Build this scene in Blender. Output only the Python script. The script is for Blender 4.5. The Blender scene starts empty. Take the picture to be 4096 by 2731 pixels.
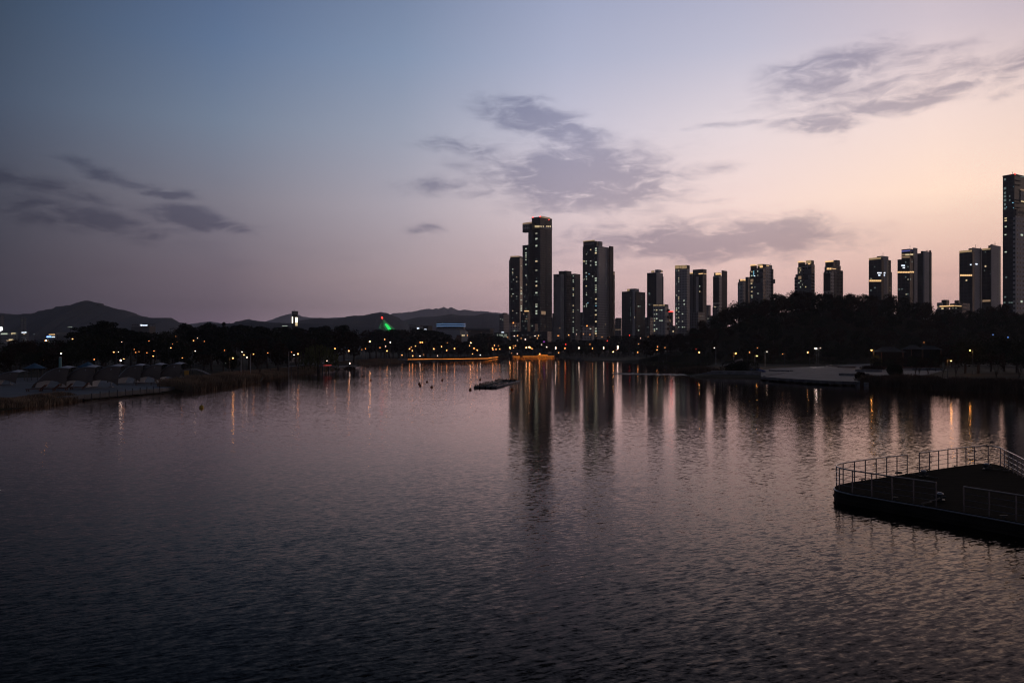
import bpy, bmesh, math, random
import numpy as np
from mathutils import Vector, Matrix, noise as mnoise
random.seed(11)
R = math.radians
sc = bpy.context.scene
COL = sc.collection
CAMZ, F, CX, HY = 7.7, 3186.0, 2048.0, 1395.0

def P(px, py, D):
    """point at depth D seen at photo pixel (px,py)"""
    return Vector(((px-CX)/F*D, D, CAMZ+(HY-py)/F*D))
def G(px, py, z=0.0):
    """point on the level plane z seen at photo pixel"""
    D = (CAMZ-z)*F/(py-HY)
    return Vector(((px-CX)/F*D, D, z))

# ------------------------------------------------------------------ materials
def mat_new(name):
    m = bpy.data.materials.new(name); m.use_nodes = True
    return m, m.node_tree, m.node_tree.nodes['Principled BSDF']
def plain(name, col, rough=0.7, metal=0.0, var=0.0, scale=1.0, bump=0.0, spec=0.5):
    m, nt, b = mat_new(name)
    b.inputs['Roughness'].default_value = rough; b.inputs['Metallic'].default_value = metal
    b.inputs['Specular IOR Level'].default_value = spec
    if var or bump:
        tc = nt.nodes.new('ShaderNodeTexCoord'); n = nt.nodes.new('ShaderNodeTexNoise')
        n.inputs['Scale'].default_value = scale; n.inputs['Detail'].default_value = 5
        nt.links.new(tc.outputs['Object'], n.inputs['Vector'])
        r = nt.nodes.new('ShaderNodeValToRGB'); r.color_ramp.elements[0].position = .3; r.color_ramp.elements[1].position = .7
        r.color_ramp.elements[0].color = [c*(1-var) for c in col]+[1]; r.color_ramp.elements[1].color = [min(1, c*(1+var)) for c in col]+[1]
        nt.links.new(n.outputs['Fac'], r.inputs['Fac']); nt.links.new(r.outputs['Color'], b.inputs['Base Color'])
        if bump:
            bp = nt.nodes.new('ShaderNodeBump'); bp.inputs['Strength'].default_value = bump
            nt.links.new(n.outputs['Fac'], bp.inputs['Height']); nt.links.new(bp.outputs['Normal'], b.inputs['Normal'])
    else:
        b.inputs['Base Color'].default_value = (*col, 1)
    return m
def glow(name, col, s, sample=True):
    m, nt, b = mat_new(name)
    b.inputs['Base Color'].default_value = (.3, .3, .3, 1)
    b.inputs['Emission Color'].default_value = (*col, 1); b.inputs['Emission Strength'].default_value = s
    m.cycles.emission_sampling = 'AUTO' if sample else 'NONE'
    return m
def facade(name, wall, glass, bay=3.2, floor=3.0, wx=(.2, .75), wz=(.3, .8), rough=.6, grough=.25):
    m, nt, b = mat_new(name); N = nt.nodes; L = nt.links
    tc = N.new('ShaderNodeTexCoord'); sp = N.new('ShaderNodeSeparateXYZ'); L.new(tc.outputs['Object'], sp.inputs[0])
    def M(op, a, c=None):
        n = N.new('ShaderNodeMath'); n.operation = op
        for i, v in enumerate((a, c)):
            if v is None: continue
            if isinstance(v, (int, float)): n.inputs[i].default_value = v
            else: L.new(v, n.inputs[i])
        return n.outputs[0]
    s = M('ADD', sp.outputs[0], sp.outputs[1])
    fx = M('FRACT', M('DIVIDE', M('ADD', s, 1000.0), bay)); fz = M('FRACT', M('DIVIDE', M('ADD', sp.outputs[2], 300.0), floor))
    w = M('MULTIPLY', M('MULTIPLY', M('GREATER_THAN', fx, wx[0]), M('LESS_THAN', fx, wx[1])),
          M('MULTIPLY', M('GREATER_THAN', fz, wz[0]), M('LESS_THAN', fz, wz[1])))
    no = N.new('ShaderNodeTexNoise'); no.inputs['Scale'].default_value = .12; no.inputs['Detail'].default_value = 6
    L.new(tc.outputs['Object'], no.inputs['Vector'])
    mr = N.new('ShaderNodeMapRange'); mr.inputs[3].default_value = .8; mr.inputs[4].default_value = 1.2
    L.new(no.outputs['Fac'], mr.inputs[0])
    wm = N.new('ShaderNodeVectorMath'); wm.operation = 'SCALE'; wm.inputs[0].default_value = wall; L.new(mr.outputs[0], wm.inputs['Scale'])
    mx = N.new('ShaderNodeMix'); mx.data_type = 'RGBA'; mx.inputs['B'].default_value = (*glass, 1)
    L.new(w, mx.inputs['Factor']); L.new(wm.outputs[0], mx.inputs['A']); L.new(mx.outputs['Result'], b.inputs['Base Color'])
    ro = M('ADD', M('MULTIPLY', w, grough-rough), rough); L.new(ro, b.inputs['Roughness'])
    return m

MT = {}
MT['dark'] = facade('dark_glass_facade', (.045, .047, .055), (.02, .023, .03), 3.4, 3.0, (.12, .88), (.15, .9), .4, .3)
MT['darkgrid'] = facade('dark_panel_facade', (.10, .095, .095), (.02, .02, .025), 3.1, 3.0, (.25, .7), (.3, .75))
MT['grey'] = facade('grey_concrete_facade', (.52, .49, .49), (.04, .045, .05), 3.6, 3.0, (.3, .75), (.3, .75))
MT['greyplain'] = facade('grey_rendered_wall', (.48, .46, .47), (.3, .29, .3), 7.0, 3.0, (.46, .54), (.1, .4))
MT['lightgrey'] = facade('pale_grey_facade', (.52, .50, .49), (.04, .045, .05), 3.4, 3.2, (.3, .72), (.28, .74))
MT['slabs'] = facade('balcony_slab_facade', (.42, .40, .41), (.03, .033, .04), 12.0, 3.0, (.03, .97), (.2, .92))
MT['mid'] = facade('muted_grey_facade', (.20, .19, .20), (.035, .037, .045), 3.2, 3.0, (.25, .75), (.3, .78))
MT['crown'] = plain('dark_parapet', (.05, .05, .055), .6, 0, .3, .2)
MT['roof'] = plain('roof_grey', (.15, .15, .16), .8, 0, .3, .3)
MT['concrete'] = plain('concrete', (.28, .27, .27), .8, 0, .2, .6)
MT['stone'] = plain('grey_stone', (.20, .20, .21), .8, 0, .35, 1.2, .2)
MT['brown'] = plain('brown_cladding', (.13, .10, .085), .7, 0, .25, .3)
MT['white'] = plain('pale_cladding', (.5, .5, .52), .55, 0, .08, .1)
MT['metal'] = plain('galvanised_metal', (.35, .36, .38), .4, .7)
MT['darkmetal'] = plain('dark_painted_metal', (.05, .055, .06), .5, .3)
MT['railmetal'] = plain('railing_steel', (.30, .27, .26), .28, .9)
MT['greenpole'] = plain('green_painted_pole', (.16, .36, .36), .5)
MT['deck'] = plain('dark_deck_boards', (.016, .015, .012), .95, 0, .35, 2.0, .1, .02)
def boards(m, pitch):
    nt = m.node_tree; b = nt.nodes['Principled BSDF']; tc = nt.nodes.new('ShaderNodeTexCoord'); br = nt.nodes.new('ShaderNodeTexBrick')
    br.inputs['Scale'].default_value = 1; br.inputs['Brick Width'].default_value = 2.4; br.inputs['Row Height'].default_value = pitch; br.inputs['Mortar Size'].default_value = .012
    br.inputs['Color1'].default_value = (1, 1, 1, 1); br.inputs['Color2'].default_value = (.6, .6, .6, 1); br.inputs['Mortar'].default_value = (.15, .15, .15, 1)
    src = b.inputs['Base Color'].links[0].from_socket; mx = nt.nodes.new('ShaderNodeMix'); mx.data_type = 'RGBA'; mx.blend_type = 'MULTIPLY'; mx.inputs['Factor'].default_value = 1
    nt.links.new(tc.outputs['Object'], br.inputs['Vector']); nt.links.new(src, mx.inputs['A']); nt.links.new(br.outputs['Color'], mx.inputs['B']); nt.links.new(mx.outputs['Result'], b.inputs['Base Color'])
boards(MT['deck'], .16)
MT['hull'] = plain('black_hull', (.018, .017, .016), .8, 0, .3, .8, 0, .1)
MT['rope'] = plain('rope', (.12, .11, .09), .9)
MT['trunk'] = plain('bark', (.06, .045, .035), .9, 0, .3, 3.0)
MT['leaf1'] = plain('green_foliage', (.020, .025, .011), .8, 0, .35, .5, 0, .2)
MT['leaf2'] = plain('autumn_foliage', (.036, .018, .009), .8, 0, .4, .5, 0, .2)
MT['leaf3'] = plain('pine_needles', (.014, .020, .013), .8, 0, .3, .6, 0, .2)
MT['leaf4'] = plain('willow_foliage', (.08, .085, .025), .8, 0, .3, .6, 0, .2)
MT['reed'] = plain('dry_reeds', (.10, .065, .04), .9, 0, .45, .3)
MT['reed3'] = plain('pale_dry_grass', (.24, .17, .11), .9, 0, .45, .3)
MT['reed2'] = plain('green_grass', (.045, .05, .022), .9, 0, .4, .3)
MT['paving'] = plain('pale_paving', (.12, .12, .13), .75, 0, .35, .35)
MT['pavingleft'] = plain('park_paving', (.11, .11, .12), .65, 0, .25, .2)
boards(MT['paving'], 1.2); boards(MT['pavingleft'], 1.2)
MT['path'] = plain('path_surface', (.26, .23, .21), .8, 0, .2, .4)
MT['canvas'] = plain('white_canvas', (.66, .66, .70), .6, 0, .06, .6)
MT['canvasbrown'] = plain('dark_brown_canvas', (.15, .12, .10), .7, 0, .15, .6)  # side membranes and edge beams: darker, browner canvas than the roofs
MT['blueroof'] = plain('blue_canvas', (.04, .12, .20), .6, 0, .15, .8)
MT['tarp'] = plain('blue_tarpaulin', (.05, .08, .2), .6, 0, .2, .8)
MT['wood'] = plain('brown_timber', (.12, .05, .028), .7, 0, .3, 1.5)
MT['tile'] = plain('roof_tiles', (.045, .055, .058), .8, 0, .3, 1.2, .3)
MT['yellow'] = plain('yellow_panel', (.5, .28, .04), .6)
MT['buoy'] = plain('orange_buoy', (.25, .06, .02), .5)
MT['buoyy'] = plain('yellow_buoy', (.6, .38, .05), .5)
MT['lily'] = plain('lily_pads', (.05, .07, .06), .5, 0, .3, 1)
MT['plume'] = plain('pampas_plume', (.45, .42, .38), .9)
# things that give off light; floodlit parts have it put in as glow
E = {}
E['lamp'] = glow('warm_lamp', (1, .36, .10), 8)
E['lampw'] = glow('white_lamp', (1, .72, .58), 9)
E['lampbig'] = glow('warm_bright_lamp', (1, .42, .14), 26)
E['lampshine'] = glow('very_bright_lamp', (1, .42, .10), 420)
E['lampshinew'] = glow('very_bright_white_lamp', (1, .8, .72), 420)
E['lampdim'] = glow('dim_warm_lamp', (1, .32, .08), 3)
E['lampwdim'] = glow('dim_white_lamp', (1, .65, .5), 5)
E['red'] = glow('red_light', (1, .03, .02), 5, False)
E['redstrip'] = glow('red_light_strip', (1, .02, .01), .7)
E['blue'] = glow('blue_light', (.15, .35, 1), 5, False)
E['purple'] = glow('purple_sign_light', (.6, .1, .9), 3, False)
E['strip'] = glow('orange_light_strip', (1, .26, .015), 2.6, False)
E['win1'] = glow('lit_window_cool', (.80, .92, .72), .55, False)
E['win2'] = glow('lit_window_warm', (1, .76, .42), .65, False)
E['win3'] = glow('lit_window_dim', (.45, .65, .6), .16, False)
E['win5'] = glow('lit_window_soft', (.85, .85, .62), .3, False)
E['win4'] = glow('lit_window_dimwarm', (1, .62, .35), .22, False)
E['band'] = glow('lit_floor_band', (1, .60, .26), 1.0, False)
E['banddim'] = glow('crown_glow', (1, .66, .32), .3, False)
E['sign'] = glow('white_sign_letters', (.75, .85, 1), 1.6, False)
E['cyan'] = glow('cyan_light', (.3, .75, 1), .9, False)
E['bluewin'] = glow('blue_lit_glazing', (.22, .42, .8), .34, False)
E['green'] = glow('green_floodlit_pylon', (.02, 1, .15), .9, False)
E['greendim'] = glow('green_floodlit_cable', (.05, .5, .16), .16, False)
E['towerlit'] = glow('floodlit_opening', (1, .88, .66), 2.2, False)
E['violet'] = glow('violet_strip', (.25, .25, .9), .35, False)
E['flood'] = glow('stadium_floodlight', (.95, 1, .97), 60, False)

# ------------------------------------------------------------------ object helpers
def tag(o, label=None, cat=None, group=None, kind=None):
    if label: o['label'] = label
    if cat: o['category'] = cat
    if group: o['group'] = group
    if kind: o['kind'] = kind
    return o
def empty(name, loc, label, cat, group=None, rz=0):
    o = bpy.data.objects.new(name, None); COL.objects.link(o); o.location = loc; o.rotation_euler.z = rz
    o.empty_display_size = .1
    return tag(o, label, cat, group)
class MB:
    def __init__(s): s.v = []; s.f = []
    def add(s, v, f):
        o = len(s.v); s.v += [tuple(p) for p in v]; s.f += [tuple(i+o for i in q) for q in f]; return s
    def box(s, x0, x1, y0, y1, z0, z1):
        return s.add([(x0,y0,z0),(x1,y0,z0),(x1,y1,z0),(x0,y1,z0),(x0,y0,z1),(x1,y0,z1),(x1,y1,z1),(x0,y1,z1)],
                     [(0,3,2,1),(4,5,6,7),(0,1,5,4),(1,2,6,5),(2,3,7,6),(3,0,4,7)])
    def tube(s, pts, r, n=6, closed=False):
        pts = [Vector(p) for p in pts]; rr = r if isinstance(r, (list, tuple)) else [r]*len(pts)
        rings = []; up0 = Vector((0, 0, 1))
        for i, p in enumerate(pts):
            d = (pts[min(i+1, len(pts)-1)]-pts[max(i-1, 0)]).normalized()
            a = d.cross(up0) if abs(d.z) < .95 else d.cross(Vector((1, 0, 0))); a.normalize(); b = d.cross(a)
            rings.append([p+(a*math.cos(2*math.pi*k/n)+b*math.sin(2*math.pi*k/n))*rr[i] for k in range(n)])
        v = [q for ring in rings for q in ring]; f = []
        for i in range(len(pts)-1):
            for k in range(n):
                f.append((i*n+k, i*n+(k+1) % n, (i+1)*n+(k+1) % n, (i+1)*n+k))
        f.append(tuple(range(n))[::-1]); f.append(tuple((len(pts)-1)*n+k for k in range(n)))
        return s.add(v, f)
    def prism(s, pts, z0, z1):
        n = len(pts)
        return s.add([(p[0], p[1], z0) for p in pts]+[(p[0], p[1], z1) for p in pts],
                     [tuple(range(n))[::-1], tuple(range(n, 2*n))]+[(i, (i+1) % n, n+(i+1) % n, n+i) for i in range(n)])
    def ball(s, c, r, sub=1, sq=1.0):
        bm = bmesh.new(); bmesh.ops.create_icosphere(bm, subdivisions=sub, radius=r)
        v = [(c[0]+p.co.x, c[1]+p.co.y, c[2]+p.co.z*sq) for p in bm.verts]; f = [tuple(q.index for q in fc.verts) for fc in bm.faces]
        bm.free(); return s.add(v, f)
    def mesh(s, name, mat, smooth=False):
        me = bpy.data.meshes.new(name); me.from_pydata(s.v, [], s.f); me.update()
        for m in (mat if isinstance(mat, (list, tuple)) else [mat]): me.materials.append(m)
        if smooth: me.polygons.foreach_set('use_smooth', [True]*len(me.polygons))
        return me
    def build(s, name, mat, parent=None, loc=(0, 0, 0), rz=0, smooth=False):
        o = bpy.data.objects.new(name, s.mesh(name, mat, smooth)); COL.objects.link(o); o.location = loc; o.rotation_euler.z = rz
        if parent: o.parent = parent
        return o

# ------------------------------------------------------------------ lake outline and ground height
shore_px = [(0,1641),(170,1622),(340,1600),(510,1584),(646,1573),(800,1561),(902,1549),(985,1536),(1043,1526),(1052,1511),(1165,1496),
            (1275,1485),(1339,1477),(1430,1467),(1448,1460),(1564,1449),(1618,1446),(1800,1442),(1960,1439),(1991,1432),(2052,1429),
            (2218,1427),(2270,1434),(2335,1441),(2396,1445),(2650,1450),(2860,1457),(2800,1470),(2712,1487),(2735,1497),(2770,1509),
            (3045,1514),(3230,1526),(3419,1538),(3665,1555),(3920,1568),(4096,1574)]
lake = [tuple(G(x, y)[:2]) for x, y in shore_px]
lake += [(104, 110), (120, 60), (110, -40), (90, -140), (-60, -150), (-95, -60), (-92, 40), (-80, 75)]
LP = np.array(lake)
def sdist(X, Y):
    X = np.asarray(X, float); Y = np.asarray(Y, float)
    best = np.full(X.shape, 1e9); inside = np.zeros(X.shape, bool)
    n = len(LP)
    for i in range(n):
        ax, ay = LP[i]; bx, by = LP[(i+1) % n]
        dx, dy = bx-ax, by-ay; t = np.clip(((X-ax)*dx+(Y-ay)*dy)/(dx*dx+dy*dy), 0, 1)
        d = np.hypot(X-ax-t*dx, Y-ay-t*dy); best = np.minimum(best, d)
        c = ((ay > Y) != (by > Y)) & (X < (bx-ax)*(Y-ay)/((by-ay) if by != ay else 1e-9)+ax); inside ^= c
    return np.where(inside, -best, best)
hill_prof = [(2520,1345),(2585,1342),(2654,1337),(2713,1318),(2751,1325),(2802,1288),(2868,1258),(2909,1219),(2947,1194),(3015,1199),(3053,1184),
             (3117,1178),(3163,1157),(3200,1166),(3260,1166),(3321,1156),(3367,1170),(3400,1160),(3472,1174),(3526,1192),(3572,1175),
             (3653,1200),(3710,1199),(3741,1237),(3880,1236),(3971,1212),(4007,1206),(4055,1246),(4300,1250)]
hpx = np.array([p[0] for p in hill_prof], float); hpy = np.array([p[1] for p in hill_prof], float)
hsm = np.interp(np.arange(2400, 4400, 20), hpx, hpy); hsm = np.convolve(np.pad(hsm, 5, mode='edge'), np.ones(11)/11, 'valid')
DR = 480.0
def sstep(a, b, x): t = np.clip((x-a)/(b-a), 0, 1); return t*t*(3-2*t)
def gh(X, Y):
    X = np.asarray(X, float); Y = np.asarray(Y, float)
    d = sdist(X, Y)
    h = np.where(d > 0, .7*(1-np.exp(-d/1.6)), np.maximum(-2.5, d*.35))
    h = h+np.where(d > 0, 3.0*sstep(40, 300, d)*(Y > 0), 0)
    px = CX+F*X/np.maximum(Y, 1.0)
    zt = CAMZ+(HY-np.interp(px, np.arange(2400, 4400, 20), hsm))/F*DR-12.5
    zt = np.maximum(zt, 0)*sstep(2480, 2680, px)*(1-sstep(4200, 5200, px))*(Y > 0)
    prof = sstep(375, DR, Y)*(1-sstep(DR+20, 680, Y))
    h = h+np.where(d > 0, zt*prof, 0)
    return h
def ghs(x, y): return float(gh(np.array([x]), np.array([y]))[0])

def make_ground():
    az = np.concatenate([np.arange(-180, -44, 4.0), np.arange(-44, 44, .22), np.arange(44, 180.1, 4.0)])
    rr = np.concatenate([[0.5, 20, 40, 60, 75], 90*1.0125**np.arange(0, 235), [2200, 3500, 6000, 9500, 15000, 21000]])
    A, Rr = np.meshgrid(np.radians(az), rr)
    X = np.sin(A)*Rr; Y = np.cos(A)*Rr
    Z = gh(X.ravel(), Y.ravel()).reshape(X.shape)
    n, m = X.shape
    v = np.stack([X.ravel(), Y.ravel(), Z.ravel()], 1)
    i, j = np.meshgrid(np.arange(n-1), np.arange(m-1), indexing='ij'); a = (i*m+j).ravel()
    f = np.stack([a, a+m, a+m+1, a+1], 1)
    me = bpy.data.meshes.new('ground'); me.from_pydata(v.tolist(), [], f.tolist()); me.update()
    me.polygons.foreach_set('use_smooth', [True]*len(me.polygons))
    mt, nt, b = mat_new('park_ground'); b.inputs['Roughness'].default_value = .95; b.inputs['Specular IOR Level'].default_value = .15
    tc = nt.nodes.new('ShaderNodeTexCoord'); no = nt.nodes.new('ShaderNodeTexNoise'); no.inputs['Scale'].default_value = .06; no.inputs['Detail'].default_value = 8
    r = nt.nodes.new('ShaderNodeValToRGB'); r.color_ramp.elements[0].color = (.02, .024, .012, 1); r.color_ramp.elements[1].color = (.055, .042, .024, 1)
    r.color_ramp.elements[0].position = .35; r.color_ramp.elements[1].position = .65
    nt.links.new(tc.outputs['Object'], no.inputs['Vector']); nt.links.new(no.outputs['Fac'], r.inputs['Fac']); nt.links.new(r.outputs['Color'], b.inputs['Base Color'])
    me.materials.append(mt)
    o = bpy.data.objects.new('ground', me); COL.objects.link(o); tag(o, kind='structure')
make_ground()

def make_water():
    m = bpy.data.materials.new('lake_water'); m.use_nodes = True; nt = m.node_tree; N = nt.nodes; L = nt.links
    for n in list(N): N.remove(n)
    ou = N.new('ShaderNodeOutputMaterial'); mixs = N.new('ShaderNodeMixShader'); fr = N.new('ShaderNodeFresnel'); fr.inputs['IOR'].default_value = 1.18
    df = N.new('ShaderNodeBsdfDiffuse'); df.inputs['Color'].default_value = (.004, .0045, .004, 1)
    gl = N.new('ShaderNodeBsdfGlossy'); gl.inputs['Color'].default_value = (1, .89, .85, 1); gl.distribution = 'BECKMANN'; gl.inputs['Roughness'].default_value = .10
    pw = N.new('ShaderNodeMath'); pw.operation = 'POWER'; pw.inputs[1].default_value = 1.6; L.new(fr.outputs[0], pw.inputs[0])
    ml = N.new('ShaderNodeMath'); ml.operation = 'MULTIPLY'; ml.use_clamp = True; ml.inputs[1].default_value = 2.12; L.new(pw.outputs[0], ml.inputs[0]); L.new(ml.outputs[0], mixs.inputs[0]); L.new(df.outputs[0], mixs.inputs[1]); L.new(gl.outputs[0], mixs.inputs[2]); L.new(mixs.outputs[0], ou.inputs[0])
    tc = N.new('ShaderNodeTexCoord')
    def slope(scale, stretch, rot, amp, seed, detail=3):
        mp = N.new('ShaderNodeMapping'); mp.vector_type = 'TEXTURE'; mp.inputs['Rotation'].default_value = (0, 0, R(rot)); mp.inputs['Scale'].default_value = (1/stretch, 1, 1)
        mp.inputs['Location'].default_value = (seed, seed*2.3, seed)
        L.new(tc.outputs['Object'], mp.inputs['Vector'])
        n = N.new('ShaderNodeTexNoise'); n.inputs['Scale'].default_value = scale; n.inputs['Detail'].default_value = detail
        n.inputs['Roughness'].default_value = .5; n.inputs['Distortion'].default_value = .5
        L.new(mp.outputs[0], n.inputs['Vector'])
        s = N.new('ShaderNodeVectorMath'); s.operation = 'SUBTRACT'; s.inputs[1].default_value = (.5, .5, .5); L.new(n.outputs['Color'], s.inputs[0])
        k = N.new('ShaderNodeVectorMath'); k.operation = 'MULTIPLY'; k.inputs[1].default_value = (amp*.6, amp, 0); L.new(s.outputs[0], k.inputs[0])
        return k.outputs[0]
    parts = [slope(6.4, .32, 24, WAVE[0], 3, 2), slope(15.0, .5, -12, WAVE[1], 9, 2), slope(.5, .5, 18, WAVE[2], 17)]
    acc = parts[0]
    for p in parts[1:]:
        a = N.new('ShaderNodeVectorMath'); a.operation = 'ADD'; L.new(acc, a.inputs[0]); L.new(p, a.inputs[1]); acc = a.outputs[0]
    # broad patches of calmer and rougher water
    n = N.new('ShaderNodeTexNoise'); n.inputs['Scale'].default_value = .02; n.inputs['Detail'].default_value = 3; L.new(tc.outputs['Object'], n.inputs['Vector'])
    mr = N.new('ShaderNodeMapRange'); mr.inputs[1].default_value = .35; mr.inputs[2].default_value = .65; mr.inputs[3].default_value = .7; mr.inputs[4].default_value = 1.25
    L.new(n.outputs['Fac'], mr.inputs[0])
    # the far reach of the lake, sheltered by its banks, lies calmer
    sp = N.new('ShaderNodeSeparateXYZ'); L.new(tc.outputs['Object'], sp.inputs[0])
    def MM(op, a, c):
        n = N.new('ShaderNodeMath'); n.operation = op
        for i, v in enumerate((a, c)):
            if isinstance(v, (int, float)): n.inputs[i].default_value = v
            else: L.new(v, n.inputs[i])
        return n.outputs[0]
    def SS(v, a, c):
        n = N.new('ShaderNodeMapRange'); n.interpolation_type = 'SMOOTHSTEP'; n.inputs[1].default_value = a; n.inputs[2].default_value = c; L.new(v, n.inputs[0]); return n.outputs[0]
    far = MM('MINIMUM', 1.0, MM('MAXIMUM', MM('ADD', .29, MM('MULTIPLY', SS(MM('DIVIDE', sp.outputs[0], sp.outputs[1]), .0, -.16), .22)), MM('DIVIDE', 28.0, sp.outputs[1])))
    lee = MM('MULTIPLY', SS(MM('DIVIDE', sp.outputs[0], sp.outputs[1]), .10, .24), SS(sp.outputs[1], 65, 150))   # water sheltered by the wooded hill
    m2 = N.new('ShaderNodeMath'); m2.operation = 'MULTIPLY'; L.new(far, m2.inputs[0]); L.new(MM('SUBTRACT', 1.0, MM('MULTIPLY', lee, .62)), m2.inputs[1])
    mm = N.new('ShaderNodeMath'); mm.operation = 'MULTIPLY'; L.new(mr.outputs[0], mm.inputs[0]); L.new(m2.outputs[0], mm.inputs[1])
    sca = N.new('ShaderNodeVectorMath'); sca.operation = 'SCALE'; L.new(acc, sca.inputs[0]); L.new(mm.outputs[0], sca.inputs['Scale'])
    ad = N.new('ShaderNodeVectorMath'); ad.operation = 'ADD'; ad.inputs[1].default_value = (0, 0, 1); L.new(sca.outputs[0], ad.inputs[0])
    nm = N.new('ShaderNodeVectorMath'); nm.operation = 'NORMALIZE'; L.new(ad.outputs[0], nm.inputs[0])
    L.new(nm.outputs[0], gl.inputs['Normal']); L.new(nm.outputs[0], fr.inputs['Normal'])
    mb = MB().add([(-400, -170, 0), (400, -170, 0), (400, 900, 0), (-400, 900, 0)], [(0, 1, 2, 3)])
    tag(mb.build('lake', m), kind='structure')
WAVE = (.33, .20, .05)
make_water()

# ------------------------------------------------------------------ far mountains
def mountain(pts, D, depth, mat, seed, amp=.02, zsc=1.0, name='hills'):
    n = 260; x0, x1 = pts[0][0], pts[-1][0]
    xs = np.linspace(x0, x1, n); ys = np.interp(xs, [p[0] for p in pts], [p[1] for p in pts])
    V = []; rows = 15
    for j in range(rows):
        v = -1+2*j/(rows-1)
        for i in range(n):
            z = (HY-ys[i])/F*D+CAMZ
            q = (1-abs(v))**.8
            jit = mnoise.noise(Vector((xs[i]*.05+seed, v*3, seed)))*.12+mnoise.noise(Vector((xs[i]*.2+seed, v*6, seed)))*.04
            zz = z*q*(1+(jit if abs(v) > .05 else jit*.15)) + (mnoise.noise(Vector((xs[i]*.35, v, seed+4)))*amp*z*.5)
            V.append(((xs[i]-CX)/F*D*(1+v*depth/D*.3), D+v*depth+ jit*depth, max(zz, -2) if abs(v) < .99 else -30))
    Fc = [(j*n+i, j*n+i+1, (j+1)*n+i+1, (j+1)*n+i) for j in range(rows-1) for i in range(n-1)]
    tag(MB().add(V, Fc).build(name, mat, smooth=True), kind='structure')
MT['peaks'] = plain('haze_paled_peaks', (.30, .28, .33), .95, 0, .2, .004)  # distance haze put into the colour: paler than the nearer slopes
MT['hill'] = plain('haze_tinted_wooded_slope', (.055, .065, .085), .95, 0, .3, .004)  # wooded tone with a bluish cast standing in for haze
mountain([(-900,1340),(-500,1290),(-250,1240),(-100,1238),(0,1251),(61,1258),(130,1254),(210,1234),(281,1220),(309,1208),(355,1202),(388,1213),(444,1231),(505,1243),(543,1262),(608,1271),(673,1271),(725,1292),(790,1330)], 1800, 380, MT['hill'], 1)
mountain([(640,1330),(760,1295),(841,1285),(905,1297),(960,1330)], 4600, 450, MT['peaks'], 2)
mountain([(860,1330),(910,1296),(990,1276),(1068,1289),(1120,1325)], 2300, 260, MT['hill'], 3)
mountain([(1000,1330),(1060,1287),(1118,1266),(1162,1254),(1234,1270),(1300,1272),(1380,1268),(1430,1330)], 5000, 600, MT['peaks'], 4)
mountain([(1060,1320),(1192,1283),(1247,1274),(1281,1270),(1344,1276),(1410,1262),(1450,1262),(1523,1247),(1552,1253),(1582,1266),(1615,1282),(1700,1330)], 2400, 350, MT['hill'], 5)
mountain([(1520,1330),(1615,1281),(1677,1268),(1740,1266),(1808,1256),(1838,1262),(1903,1262),(1939,1253),(1996,1257),(2080,1262),(2240,1270),(2500,1300),(2700,1330)], 3000, 400, MT['hill'], 6)
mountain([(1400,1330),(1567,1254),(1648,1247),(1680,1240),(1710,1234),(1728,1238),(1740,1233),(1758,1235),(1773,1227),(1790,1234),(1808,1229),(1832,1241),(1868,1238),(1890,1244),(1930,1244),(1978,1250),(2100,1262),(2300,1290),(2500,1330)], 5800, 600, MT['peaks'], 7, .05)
mountain([(700,1330),(860,1295),(940,1292),(1040,1285),(1100,1291),(1300,1296),(1500,1310),(1600,1330)], 1500, 150, MT['hill'], 8, .06)

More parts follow.
